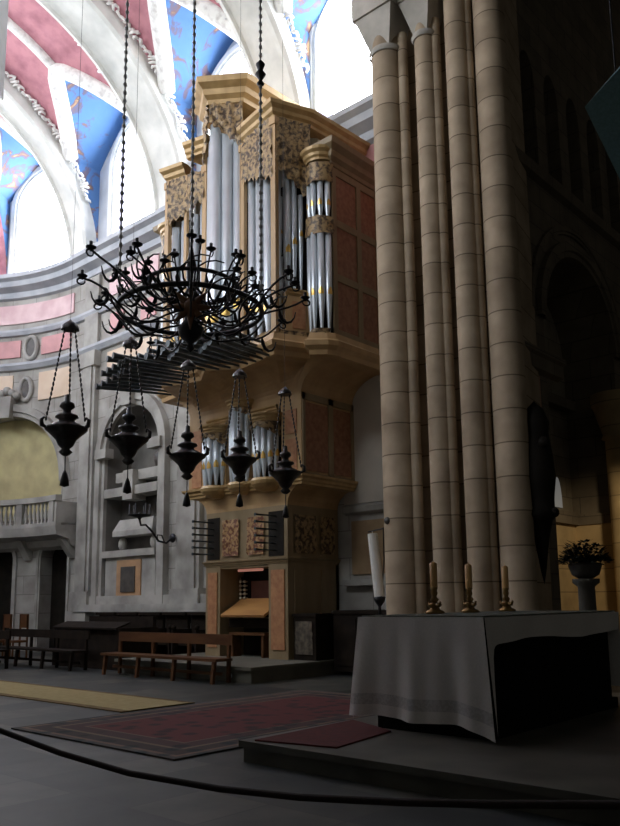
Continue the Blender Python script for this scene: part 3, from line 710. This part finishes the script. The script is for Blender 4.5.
# end towers, half round
for cx, s in ((-10.74, 1), (-15.84, -1)):
    r = .26; cy = uf+.0
    pts = [(cx+(r+.05)*cos(pi+pi*i/10), cy+(r+.05)*sin(pi+pi*i/10)) for i in range(11)]
    part(moulding(pts, Z3-.2, C_(.62)), 'end_tower_cap', M['gilt_wood'])
    for k in range(5):
        a = pi+pi*(k+.5)/5; pipe(cx+r*cos(a), cy+r*sin(a), .075, 7.1, 7.95, 9.35, (cos(a), sin(a))); pipe(cx+r*cos(a), cy+r*sin(a), .065, 9.6, 9.98, 10.65, (cos(a), sin(a)))
    for z0, z1 in ((9.3,9.7),(10.5,10.95)):
        mb = MB(); mb.grid([[(cx+(r+.06+.06*random.random())*cos(pi+pi*j/14), cy+(r+.06+.06*random.random())*sin(pi+pi*j/14), z0+(z1-z0)*i/5) for j in range(15)] for i in range(6)], 0, True); part(mb, 'pipe_shade', M['carve'])
part(moulding([(D[0]-.05,uf),(ur,uf),(ur,yb)], 10.9, C_(1.15)), 'side_cornice', M['wood2'])
part(moulding([(ul,yb),(ul,uf),(Dl[0]+.05,uf)], 10.9, C_(1.15)), 'side_cornice', M['wood2'])
mb = MB(); mb.prism([(ul,yb),(ul,uf),(-15.3,12.8),(-11.2,12.8),(ur,uf),(ur,yb)], 10.85, 11.4); part(mb, 'upper_roof', M['wood2'])
# carved band under the pipes
mb = MB(); pl = upplan[1:-1]
rows = []
for z in (6.95, 7.02, 7.1, 7.18):
    row = []
    for i in range(len(pl)-1):
        L_ = (Vector(pl[i+1])-Vector(pl[i])).length; n = max(2, int(L_/.08))
        for j in range(n):
            x, y = lerp(pl[i], pl[i+1], j/n); k = .08*random.random()
            dd = Vector((pl[i+1][0]-pl[i][0], pl[i+1][1]-pl[i][1])).normalized(); row.append((x+dd.y*k, y-dd.x*k, z))
    rows.append(row)
mb.grid(rows, 0, True); part(mb, 'carved_band', M['carve'])
# horizontal trumpets
def trumpet(x, y, z, ang, L, r, rise=0):
    d = Vector((-sin(ang), -cos(ang), rise)).normalized(); p = Vector((x,y,z))
    mb = MB(); mb.tube([p, p+d*L*.5, p+d*L*.93, p+d*L], [r*.5, r*.8, r*1.15, r*1.55], 10, cap=True)
    part(mb, 'trumpet_pipe', M['trumpet'])
for k in range(20):
    t = k/19
    trumpet(-15.45+1.65*t, 12.05-.75*t, 6.62+.13*(k % 3), radians(21-5*t), 1.85-.5*((k*5) % 7)/7, .05)
for k in range(22):
    t = k/21
    trumpet(-13.2+1.75*t, 11.45+.2*t, 6.62+.14*(k % 3), radians(4-6*t), 1.75-.5*((k*4) % 7)/7, .05)
for k in range(8):
    trumpet(-14.2+.16*k, 11.6-.03*k, 7.02, radians(12), 1.3-.15*(k % 3), .045)

# organ platform and the dark cabinets beside it
mb = MB(); mb.box(-15.5, -11.2, 10.72, 14.19, 0, .27); mb.box(-15.55, -11.15, 10.66, 14.19, .24, .3)
pf = mb.build('organ_platform', mat('organ_step_stone', (.17,.165,.13), (.12,.115,.09), 2, .6)); tag(pf, 'low grey stone platform under the pipe organ', 'platform')
mb = MB(); mb.lathe([(.001,.0),(.05,.0),(.055,-.01)], (-11.75,10.655,.12), 10, axis=(0,-1,0)); mb.lathe([(.055,0),(.04,.03),(.001,.03)], (-11.75,10.69,.12), 10, axis=(0,-1,0)); mb.build('metal_socket', M['tin'], pf)
cb = thing('carved_cabinet', 'small dark cabinet with carved front standing beside the organ case', 'cabinet', (-11.55,12.9,.3))
mb = MB(); mb.box(-11.86,-11.24,12.6,13.3,.3,1.2); mb.box(-11.89,-11.21,12.57,13.32,1.2,1.26); mb.build('body', M['stall'], cb)
mb = MB(); mb.grid([[(-11.8+.48*j/6, 12.59-.03*random.random(), .42+.68*i/8) for j in range(7)] for i in range(9)], 0, True); mb.build('carved_door', mat('carved_grey_wood', (.16,.13,.09), (.05,.04,.03), 9, .6, bump=.5), cb)
cb = thing('low_sideboard', 'long dark low sideboard along the wall between organ and pier', 'sideboard', (-10.3,13.4,0))
mb = MB(); mb.box(-11.1,-9.3,13.0,14.1,.08,1.25); mb.box(-11.13,-9.27,12.97,14.12,1.25,1.32); mb.build('body', M['stall'], cb)
for x in (-10.9,-10.3,-9.7):
    mb = MB(); mb.box(x-.08,x+.42,12.975,13.0,.2,1.15); mb.build('door', M['stall'], cb)
# tall white candle on its stand, and a stone lectern block beside
cs = thing('candle_stand', 'dark metal stand holding the big white candle beside the pier', 'stand', (-9.3,12.25,0))
mb = MB(); mb.lathe([(.1,0),(.1,.03),(.06,.08),(.03,.15),(.03,1.4),(.1,1.5),(.12,1.58),(.001,1.585)], (-9.3,12.25,0), 14); mb.build('pole', M['iron'], cs)
mb = MB(); mb.tube([(-9.3,12.31,1.55),(-9.25,12.36,2.3),(-9.25,12.36,2.9)], .012, 6); mb.tube([(-9.65,12.4,2.84),(-9.25,12.36,2.88)], .014, 6); mb.build('bracket', M['iron'], cs)
mb = MB(); mb.tube([(-9.3,12.25,1.588),(-9.35,12.23,2.2),(-9.4,12.21,2.78)], [.1,.1,.095], 16); mb.tube([(-9.4,12.21,2.78),(-9.405,12.21,2.83)], .006, 5)
tag(mb.build('large_candle', M['white_wax']), 'thick tall white candle leaning slightly, beside the pier', 'candle')
lc = thing('lectern', 'pale stone lectern block with dark open side by the pier foot', 'lectern', (-9.9,13.0,0))
mb = MB(); mb.box(-10.15,-9.62,13.55,14.1,1.32,1.82); mb.box(-10.2,-9.57,13.5,14.12,1.82,1.88); mb.build('body', M['smooth_stone'], lc); lc.location = (-9.9,13.8,1.32)
for ch in lc.children: ch.location = (0,-.8+0,-1.32+0); ch.location = Vector((0,0,0)) + (Vector((-9.9,13.0,0)) - Vector((-9.9,13.8,1.32)))

# ------------------------------------------------------------------ sanctuary lamps
def lamp(x, y, zb, zc, label, proto=None):
    t = thing('sanctuary_lamp', label, 'hanging lamp', (x, y, zb), 'sanctuary lamps hung in a row across the chancel')
    if proto:
        for ch in proto.children:
            c = ch.copy(); c.parent = t; COL.objects.link(c)
        return t
    mb = MB(); mb.lathe([(.002,-.02),(.05,.0),(.09,.04),(.05,.08),(.10,.13),(.13,.2),(.2,.27),(.27,.33),(.28,.36),(.2,.37),(.19,.4),(.11,.44),(.10,.47),(.15,.5),(.14,.53),(.06,.56),(.05,.6),(.1,.64),(.09,.69),(.04,.72),(.035,.8),(.002,.82)], (x,y,zb), 20); mb.build('bowl', M['silver'], t)
    for k in range(3):
        a = 2*pi*k/3+.4; mb = MB(); px, py = x+.28*cos(a), y+.28*sin(a)
        mb.tube([(px,py,zb+.34),(px+.05*cos(a),py+.05*sin(a),zb+.36),(px+.06*cos(a),py+.06*sin(a),zb+.43),(px+.02*cos(a),py+.02*sin(a),zb+.47)], [.02,.03,.025,.012], 6); mb.build('arm', M['silver'], t)
        mb = MB(); n = 20
        for i in range(n):
            q = i/(n-1); mb.sphere((px+(x+.07*cos(a)-px)*q, py+(y+.07*sin(a)-py)*q, zb+.45+(zc-zb-.45)*q), .016, 5, sz=2.0)
        mb.tube([(px,py,zb+.42),(x+.07*cos(a),y+.07*sin(a),zc)], .006, 4); mb.build('chain', M['silver'], t)
    mb = MB(); mb.tube([(x,y,zb-.02),(x,y,zb-.22)], .008, 5); mb.lathe([(.002,-.42),(.06,-.40),(.055,-.34),(.03,-.24),(.012,-.2),(.002,-.19)], (x,y,zb), 12); mb.build('tassel', M['silver'], t)
    mb = MB(); mb.lathe([(.12,zc-.03),(.11,zc+.02),(.06,zc+.07),(.02,zc+.1),(.002,zc+.12)], (x,y,0), 14); mb.lathe([(.002,zc-.03),(.12,zc-.03)], (x,y,0), 14); mb.build('canopy', M['silver'], t)
    mb = MB(); mb.tube([(x,y,zc+.08),(x,y,18.4)], .003, 5); mb.build('cable', M['silver'], t)
    return t
LY = (5.47, 6.44, 7.49, 8.55, 9.60)
LBL = ('dark hanging sanctuary lamp in front of the mustard apse arch', 'dark hanging sanctuary lamp in front of the tomb niche', 'dark hanging sanctuary lamp at the left edge of the organ case, before pale wall', 'dark hanging sanctuary lamp in front of the middle of the organ\'s small pipes', 'dark hanging sanctuary lamp before the right end of the organ\'s middle case')
L0 = None
for y, l, dz in zip(LY, LBL, (0, .0, -.1, -.02, -.12)):
    o = lamp(-9.2, y, 3.42+dz, 5.15, l, L0); L0 = L0 or o

# ------------------------------------------------------------------ chandelier of black iron on three bead chains
CH = Vector((-7.06, 5.77, 4.78))
ch = thing('chandelier', 'big black wrought iron chandelier with curling arms hung before the organ', 'chandelier', CH)
mb = MB(); mb.lathe([(.002,-.38),(.05,-.34),(.03,-.28),(.12,-.2),(.16,-.1),(.08,0),(.05,.2),(.1,.3),(.05,.4),(.06,.7),(.02,.9),(.002,.95)], CH, 14); mb.build('hub', M['iron'], ch)
vd = Vector((-sin(radians(50)), cos(radians(50)), 0)); sd = Vector((vd.y, -vd.x, 0))
mb = MB(); mb.tube([CH+Vector((.84*cos(2*pi*i/32), .84*sin(2*pi*i/32), .12)) for i in range(33)], .03, 6); mb.tube([CH+Vector((.55*cos(2*pi*i/24), .55*sin(2*pi*i/24), .42)) for i in range(25)], .024, 6); mb.build('ring', M['iron'], ch)
def arm(a, r0, L, z0, lift, w=.024):
    d = Vector((cos(a), sin(a), 0)); pts = []
    for i in range(13):
        t = i/12; pts.append(CH + d*(r0+(L-r0)*t) + Vector((0,0,z0 - .16*sin(t*pi*1.3) + lift*t*t + .05*sin(t*9+a*3))))
    e = pts[-1]
    for i in range(9):
        q = i/8*1.5*pi; pts.append(e + d*(.07*sin(q))*(1-i/14) - Vector((0,0,.06*(1-cos(q))*(1-i/14))))
    mb = MB(); mb.tube(pts, [w]*13+[w*(1-.06*i) for i in range(9)], 6)
    m = pts[6]                                             # side scroll with a leaf
    sgn = random.choice((-1,1)); s2 = Vector((-d.y, d.x, 0))*sgn
    mb.tube([m + s2*(.16*sin(q)) + d*(.1*q) + Vector((0,0,.14*(1-cos(q)))) for q in [i*.55 for i in range(8)]], [.015-.001*i for i in range(8)], 5)
    mb.tube([pts[9] + Vector((0,0,-.16*sin(q))) + d*.1*(1-cos(q)) for q in [i*.5 for i in range(7)]], [.012,.026,.022,.018,.014,.01,.006], 5)
    o = mb.build('arm', M['iron'], ch)
    tip = e; k = MB(); k.lathe([(.008,-.02),(.02,.0),(.055,.02),(.058,.03),(.02,.03),(.018,.09),(.002,.09)], tip, 10); k.build('drip_pan', M['iron'], o)
    return tip
tips = []
for i in range(16): tips.append(arm(2*pi*i/16+.1, .1, 1.05+.45*random.random(), -.05+.3*random.random(), .02+.12*random.random(), .013))
for i in range(14): tips.append(arm(2*pi*i/14+.3, .08, .75+.3*random.random(), .2+.18*random.random(), .06, .011))
for i in range(8): tips.append(arm(2*pi*i/8+.5, .06, .5+.1*random.random(), .38, .1, .010))
mb = MB()
for k in range(8):
    a = 2*pi*k/8; c0 = CH - vd*.2 + Vector((0,0,.1)); mb.tube([c0, c0+(sd*cos(a)+Vector((0,0,1))*sin(a))*.12, c0+(sd*cos(a)+Vector((0,0,1))*sin(a))*.27], [.03,.045,.006], 6)
mb.sphere(CH - vd*.2 + Vector((0,0,.1)), .09, 8); mb.build('star_rosette', mat('brown_gilt_rosette', (.30,.15,.07), (.18,.08,.04), 6, .5), ch)
def bead_chain(p, z1):
    mb = MB(); z = p.z
    while z < z1:
        mb.sphere((p.x, p.y, z), .026, 6, sz=1.3); z += .11 if z < 12 else .5
    mb.tube([(p.x,p.y,p.z),(p.x,p.y,z1)], .012, 5)
    return mb.build('chain', M['chain'], ch)
for dx in (-.83, 0, .83):
    p = CH + sd*dx + Vector((0,0,.14 if dx else .9)); bead_chain(p, 19.5)
mb = MB(); q = CH + sd*.83; mb.lathe([(.01,0),(.05,.03),(.02,.08),(.07,.16),(.03,.22),(.06,.3),(.01,.36)], (q.x,q.y,7.9), 10); mb.build('finial', M['iron'], ch)

# ------------------------------------------------------------------ altar
ap = MB(); ap.box(-5.85, 2.5, 5.5, 11.4, 0, .16); ap.box(-5.88, 2.5, 5.46, 11.4, .14, .2)
tag(ap.build('altar_platform', M['platform']), 'broad grey stone step carrying the altar', 'platform')
al = thing('altar_table', 'long dark altar table hidden under the white cloth', 'altar', (-4.7,8.4,.2))
mb = MB(); mb.box(-5.40,-4.0,6.86,10.0,1.22,1.32); mb.build('tabletop', M['stall'], al)
mb = MB(); mb.box(-5.2,-4.02,6.95,9.9,.3,1.22); mb.box(-5.3,-3.97,6.9,9.95,.2,.32); mb.build('base', M['black_cloth'], al)
cl = MB(); zt = 1.335; X0, X1, Y0, Y1 = -5.44, -3.93, 6.8, 10.05
def fold(u, d): return .035*d*(sin(u*9)+.5*sin(u*21+1))
rows = []; n = 60; m = 18
# end drape nearest the camera
for i in range(m+1):
    d = i/m; row = []
    for j in range(n+1):
        u = X0+(X1-X0)*j/n; e = (j/n); flare = .10*d*(e**4) - .10*d*((1-e)**6)
        zb = .33 - .10*e**6 + .015*sin(u*7)
        row.append((u+flare, Y0 - .02 - fold(u, d) - .03*d, zt-(zt-zb)*d if i else zt))
    rows.append(row)
cl.grid(rows, lambda i, j: 1 if 14 <= i < 16 else 0, True)
# front overhang, top, far side overhang, far end
def overhang(x, sg):
    rows = []
    for i in range(9):
        d = i/8; row = []
        for j in range(81):
            t = j/80; y = Y0-.02+(Y1-Y0)*t; k = math.exp(-t*26)
            drop = .235 + .02*sin(y*3) + .82*k*k*k
            row.append((x + sg*(.012 + .02*d*sin(y*8)) + .10*d*k*sg, y, zt - drop*d))
        rows.append(row)
    cl.grid(rows, 0, True)
overhang(X1, 1); overhang(X0, -1)
cl.grid([[(x, y, zt) for x in (X0, X1)] for y in (Y0-.02, Y1)], 0, False)
cl.grid([[(X0+(X1-X0)*j/20, Y1+.02*sin(j), zt-.9*i/6) for j in range(21)] for i in range(7)], 0, True)
co = cl.build('altar_cloth', [M['linen'], M['hem']]); tag(co, 'white linen cloth draped over the altar, hanging almost to the step', 'cloth')
tp = MB(); tp.box(-5.42,-3.95,6.82,10.0,1.338,1.352)
tag(tp.build('altar_runner', mat('green_grey_runner', (.10,.11,.085), (.07,.08,.06), 9, .8)), 'thin dark green-grey cover laid flat on the altar top', 'cloth')
# candlesticks along the back of the altar
def candlestick(x, y, label, clabel):
    t = thing('candlestick', label, 'candlestick', (x,y,1.352), 'brass candlesticks on the altar')
    mb = MB(); mb.lathe([(.001,0),(.11,0),(.115,.02),(.06,.05),(.05,.07),(.09,.1),(.03,.13)], (x,y,1.352), 16); mb.build('base', M['brass'], t)
    mb = MB(); mb.lathe([(.03,.12),(.05,.16),(.025,.19),(.04,.23),(.03,.26),(.045,.29),(.02,.3)], (x,y,1.352), 14); mb.build('stem', M['brass'], t)
    mb = MB()
    for sg in (-1,1): mb.tube([(x+sg*.04,y-sg*.03,1.352+.1),(x+sg*.12,y-sg*.09,1.352+.09),(x+sg*.15,y-sg*.11,1.352+.13)], [.018,.02,.012], 6)
    mb.build('handle', M['brass'], t)
    mb = MB(); mb.lathe([(.042,0),(.042,.27),(.02,.285),(.004,.29),(.003,.31),(.001,.31)], (x,y,1.352+.295), 14)
    tag(mb.build('candle', M['wax']), clabel, 'candle', 'candles in the altar candlesticks')
for y, w in ((7.77,'the one nearest the organ, before the second pier shaft'), (8.53,'in the middle of the three on the altar'), (9.43,'farthest from the organ, before the right pier shaft')):
    candlestick(-5.12, y, 'brass candlestick on the altar, '+w, 'cream candle in the altar candlestick, '+w)

# ------------------------------------------------------------------ carpets
mb = MB(); mb.box(-9.58, -6.4, 5.1, 10.4, .004, .02); tag(mb.build('oriental_rug', rug_mat(-9.58,-6.4,5.1,10.4)), 'large red oriental rug with dark border on the floor before the altar step', 'rug')
mb = MB(); mb.box(-21.5, -9.75, 6.82, 8.15, .004, .016, 1); mb.box(-21.5, -9.75, 6.95, 8.02, .016, .02, 0)
tag(mb.build('runner_carpet', [mat('straw_yellow_carpet', (.36,.29,.13), (.30,.24,.10), 9, .95), mat('brown_carpet_border', (.17,.11,.04), (.13,.08,.03), 9, .95)]), 'straw yellow runner carpet with brown edges on the chancel floor', 'rug')
mb = MB(); mb.hexa([(-5.72,5.52,.2),(-4.85,5.7,.2),(-5.02,6.75,.2),(-5.8,7.1,.2)], [(-5.72,5.52,.215),(-4.85,5.7,.215),(-5.02,6.75,.215),(-5.8,7.1,.215)])
tag(mb.build('red_mat', M['red']), 'plain red mat lying on the altar step beside the white cloth', 'rug')

# ------------------------------------------------------------------ benches and stalls
def bench(x0, x1, y, m, label, zs=.46, zb=.9, group=None):
    t = thing('bench', label, 'bench', ((x0+x1)/2, y, 0), group)
    mb = MB(); mb.box(x0, x1, y-.26, y+.16, zs-.05, zs); mb.build('seat', m, t)
    mb = MB(); mb.box(x0+.1, x1, y+.15, y+.19, zb-.2, zb); mb.build('backrest', m, t)
    n = max(2, int(round((x1-x0)/1.4))+1)
    for k in range(n):
        x = x0+.12+(x1-x0-.24)*k/(n-1)
        mb = MB(); mb.hexa([(x-.035,y+.14,0),(x+.035,y+.14,0),(x+.035,y+.2,0),(x-.035,y+.2,0)], [(x-.035,y+.15,zb-.02),(x+.035,y+.15,zb-.02),(x+.035,y+.2,zb-.02),(x-.035,y+.2,zb-.02)]); mb.build('leg', m, t)
        mb = MB(); mb.hexa([(x-.035,y-.27,0),(x+.035,y-.27,0),(x+.035,y-.21,0),(x-.035,y-.21,0)], [(x-.035,y-.23,zs-.05),(x+.035,y-.23,zs-.05),(x+.035,y-.16,zs-.05),(x-.035,y-.16,zs-.05)]); mb.build('leg', m, t)
    mb = MB(); mb.box(x0+.12, x1-.12, y-.02, y+.02, .14, .2); mb.build('stretcher', m, t)
    return t
bench(-15.4, -11.6, 10.45, M['brown'], 'long brown wooden bench with open back in front of the organ platform')
bench(-20.6, -16.6, 10.5, M['stall'], 'dark wooden bench in shadow left of the brown bench')
bench(-22.5, -18.6, 9.6, M['stall'], 'dark wooden bench at the left edge beside the yellow runner')
# stepped pew block
pw = thing('pew', 'dark solid wooden pew with sloping desk front left of the brown bench', 'pew', (-17.3,11.5,0))
mb = MB(); mb.box(-18.7,-15.95,11.5,12.1,0,.5); mb.box(-18.7,-15.95,12.0,12.1,.5,1.2); mb.build('seat', M['stall'], pw)
mb = MB(); mb.hexa([(-18.7,11.0,0),(-15.95,11.0,0),(-15.95,11.12,0),(-18.7,11.12,0)], [(-18.7,11.05,.95),(-15.95,11.05,.95),(-15.95,11.12,.95),(-18.7,11.12,.95)]); mb.hexa([(-18.7,10.95,.92),(-15.95,10.95,.92),(-15.95,11.35,1.05),(-18.7,11.35,1.05)], [(-18.7,10.95,.96),(-15.95,10.95,.96),(-15.95,11.35,1.09),(-18.7,11.35,1.09)]); mb.build('desk_front', M['stall'], pw)
for x in (-18.76, -15.95):
    mb = MB(); mb.box(x, x+.06, 11.0, 12.1, 0, .95); mb.build('end_panel', M['stall'], pw)
# choir stalls along the north wall
def stall(x, label):
    t = thing('choir_stall', label, 'choir stall', (x, 13.6, 0), 'dark choir stalls along the chancel wall')
    mb = MB(); mb.box(x-.46, x+.46, 13.72, 13.82, 0, 1.22); mb.build('back_panel', M['stall'], t)
    mb = MB(); mb.box(x-.4, x+.4, 13.25, 13.72, .44, .5); mb.build('seat', M['stall'], t)
    for sg in (-1,1):
        mb = MB(); mb.prism([(x+sg*.46-.03,13.1),(x+sg*.46+.03,13.1),(x+sg*.46+.03,13.8),(x+sg*.46-.03,13.8)], 0, .85); mb.sphere((x+sg*.46,13.15,.9), .07, 7); mb.build('arm_panel', M['stall'], t)
    mb = MB(); mb.box(x-.48, x+.48, 13.6, 13.83, 1.2, 1.27); mb.build('crest_rail', M['stall'], t)
for k, w in enumerate(('nearest the organ','second from the organ','third from the organ','fourth from the organ, below the tomb','fifth from the organ, below the tomb')):
    stall(-16.15-1.06*k, 'dark wooden choir stall under the wall ledge, '+w)
def chair(x, y, label):
    t = thing('chair', label, 'chair', (x,y,0), 'reddish chairs before the apse doors'); m = M['brown']
    mb = MB(); mb.box(x-.24,x+.24,y-.24,y+.24,.44,.5); mb.build('seat', m, t)
    mb = MB(); mb.box(x-.24,x+.24,y+.2,y+.24,.85,1.25); mb.build('backrest', m, t)
    for sx in (-.21,.21):
        for sy, h in ((-.21,.44),(.22,1.2)):
            mb = MB(); mb.box(x+sx-.025,x+sx+.025,y+sy-.02,y+sy+.02,0,h); mb.build('leg', m, t)
chair(-22.3, 11.9, 'reddish wooden chair between the two dark apse doorways'); chair(-23.0, 11.75, 'reddish wooden chair at the left edge, before the left apse doorway')

# ------------------------------------------------------------------ wall candelabrum
wc = thing('wall_candelabrum', 'black iron branched candle bracket on the pale pilaster left of the organ', 'wall light', (-17.8,14.0,3.3))
mb = MB(); mb.lathe([(.001,.0),(.13,0),(.12,.04),(.04,.06),(.001,.06)], (-17.75,13.98,3.3), 12, axis=(0,-1,0)); mb.build('wall_plate', M['iron'], wc)
mb = MB(); mb.tube([(-17.75,13.95,3.3),(-17.75,13.75,3.15),(-17.78,13.5,3.2),(-17.8,13.3,3.45),(-17.82,13.1,3.62),(-17.83,12.95,3.6),(-17.83,12.9,3.75)], .03, 8); mb.tube([(-17.76,13.7,3.16),(-17.76,13.6,3.36),(-17.76,13.45,3.36),(-17.76,13.45,3.26)], .02, 6); mb.build('arm', M['iron'], wc)
mb = MB(); hc = Vector((-17.83,12.9,3.85)); mb.lathe([(.02,-.12),(.06,-.05),(.3,.0),(.32,.03),(.04,.04),(.03,.1)], hc, 14); mb.build('crown', M['iron'], wc)
for k in range(6):
    a = 2*pi*k/6; mb = MB(); mb.lathe([(.025,.0),(.045,.03),(.022,.05),(.02,.3),(.004,.33)], hc+Vector((.27*cos(a),.27*sin(a),0)), 8); mb.build('candle_cup', M['iron'], wc)

# ------------------------------------------------------------------ right hand side: pedestal with plant, carving, banner, barrier
pd = thing('flower_pedestal', 'tall dark stone pedestal with round bowl right of the pier', 'pedestal', (-5.15,12.0,0))
mb = MB(); mb.lathe([(.26,0),(.26,.2),(.16,.3),(.135,.4),(.125,1.68),(.2,1.74),(.2,1.8)], (-5.15,12.0,0), 16); mb.build('shaft', mat('dark_grey_stone', (.13,.12,.10), (.09,.08,.07), 4, .7), pd)
mb = MB(); mb.lathe([(.1,1.8),(.2,1.86),(.25,2.0),(.24,2.04),(.2,2.02),(.001,2.0)], (-5.15,12.0,0), 16); mb.build('bowl', M['medal'], pd)
mb = MB()
for k in range(1100):
    a = random.random()*2*pi; rr = .36*sqrt(random.random()); z = 2.02 + .34*(1-(rr/.36)**3)*random.random() + .03
    x, y = -5.15+rr*cos(a), 12.0+rr*sin(a); l = .07+.06*random.random(); b = a+random.uniform(-1,1); up = random.uniform(-.4,.6)
    d = Vector((cos(b),sin(b),up)).normalized(); s_ = d.cross(Vector((0,0,1))).normalized()*.028; p = Vector((x,y,z))
    mb.quad([p, p+d*l*.5+s_, p+d*l, p+d*l*.5-s_])
for k in range(24):
    a = 2*pi*k/24; mb.tube([(-5.15,12.0,2.0),(-5.15+.2*cos(a),12.0+.2*sin(a),2.14),(-5.15+.34*cos(a),12.0+.34*sin(a),2.1)], .01, 4)
tag(mb.build('leafy_plant', M['leaf']), 'dark bushy flat-topped plant in the pedestal bowl', 'plant')
wo = MB(); cx, cy = -6.36, 13.05
wo.lathe([(.002,1.75),(.05,2.0),(.12,2.5),(.2,2.85),(.3,2.95),(.24,3.05),(.26,3.3),(.3,3.6),(.27,4.0),(.22,4.4),(.24,4.6),(.15,4.85),(.05,4.95),(.002,5.0)], (cx+.02,cy,0), 16)
wo.sphere((cx+.28,cy,2.98), .09, 8); wo.sphere((cx+.2,cy-.1,4.2), .12, 8)
tag(wo.build('carved_wall_ornament', M['dark']), 'dark wooden carving tapering to a point, mounted on the right side of the pier', 'carving')
bn = thing('hanging_banner', 'dark teal slab hanging at the top right with a slanted edge', 'banner', (-3.2,9.2,7.3))
mb = MB(); mb.hexa([(-3.25,8.42,7.1),(-3.05,9.3,6.0),(-2.2,8.9,6.0),(-2.2,8.1,7.5)], [(-3.28,8.52,7.17),(-3.05,9.4,6.05),(-2.2,9.0,6.05),(-2.25,8.2,7.6)]); mb.build('slab', M['teal'], bn)
mb = MB(); mb.tube([(-2.9,8.5,7.3),(-2.9,8.5,19.5)], .01, 5); mb.tube([(-2.3,8.25,7.55),(-2.3,8.25,19.5)], .01, 5); mb.build('cable', M['iron'], bn)
# rope barrier
RP = [(-5.78,2.68,.76),(-5.31,2.75,.67),(-4.7,2.84,.58),(-4.08,2.92,.525),(-3.4,3.02,.515),(-2.88,3.09,.535),(-2.32,3.17,.58),(-1.84,3.24,.63),(-1.34,3.31,.69),(-1.0,3.35,.74)]
rb = thing('rope_barrier', 'thick dark barrier rope sagging across the bottom of the view', 'rope barrier', (-3.4,3.02,0))
RP = [(-6.4,2.6,.92)] + RP + [(-.65,3.4,.84)]
mb = MB(); mb.tube(RP, .018, 10); mb.build('rope', M['rope'], rb)
for x, y, z in (RP[0], RP[-1]):
    mb = MB(); mb.lathe([(.16,0),(.16,.02),(.04,.06),(.022,.1),(.022,z-.02),(.04,z),(.04,z+.04),(.001,z+.08)], (x,y,0), 14); mb.build('post', M['brass'], rb)

# ------------------------------------------------------------------ light
wd = bpy.data.worlds.new('World'); S.world = wd; wd.use_nodes = True
wd.node_tree.nodes['Background'].inputs[0].default_value = (.93,.91,.82,1); wd.node_tree.nodes['Background'].inputs[1].default_value = .045
def spot(name, loc, tgt, e, col, size, rad=.1):
    l = bpy.data.lights.new(name, 'SPOT'); l.energy = e; l.color = col; l.spot_size = radians(size); l.spot_blend = .8; l.shadow_soft_size = rad
    o = bpy.data.objects.new(name, l); COL.objects.link(o); o.location = loc
    o.rotation_euler = (Vector(tgt)-Vector(loc)).to_track_quat('-Z','Y').to_euler(); return o
spot('chapel_lamp', (-5.2, 16.0, 4.6), (-7.9, 19.2, 1.8), 210, (1,.80,.52), 70, .15)

# ------------------------------------------------------------------ camera
cam = bpy.data.cameras.new('camera'); co = bpy.data.objects.new('camera', cam); COL.objects.link(co); S.camera = co
F = 800; cam.sensor_fit = 'VERTICAL'; cam.sensor_height = 24; cam.lens = 24*F/826
cam.shift_y = (470-413)/826; cam.clip_start = .05; cam.clip_end = 200
Pp = math.atan(132/800); Rr = .012; Aa = radians(42)
fw = Vector((-sin(Aa)*cos(Pp), cos(Aa)*cos(Pp), sin(Pp))); r0 = Vector((cos(Aa), sin(Aa), 0)); u0 = r0.cross(fw)
rt = cos(Rr)*r0 - sin(Rr)*u0; up = cos(Rr)*u0 + sin(Rr)*r0
mw = Matrix(((rt.x, up.x, -fw.x, 0), (rt.y, up.y, -fw.y, 0), (rt.z, up.z, -fw.z, 1.5), (0,0,0,1)))
co.matrix_world = mw
S.view_settings.view_transform = 'Standard'; S.view_settings.look = 'None'; S.view_settings.gamma = 1; S.view_settings.use_curve_mapping = False
S.view_settings.exposure = 0
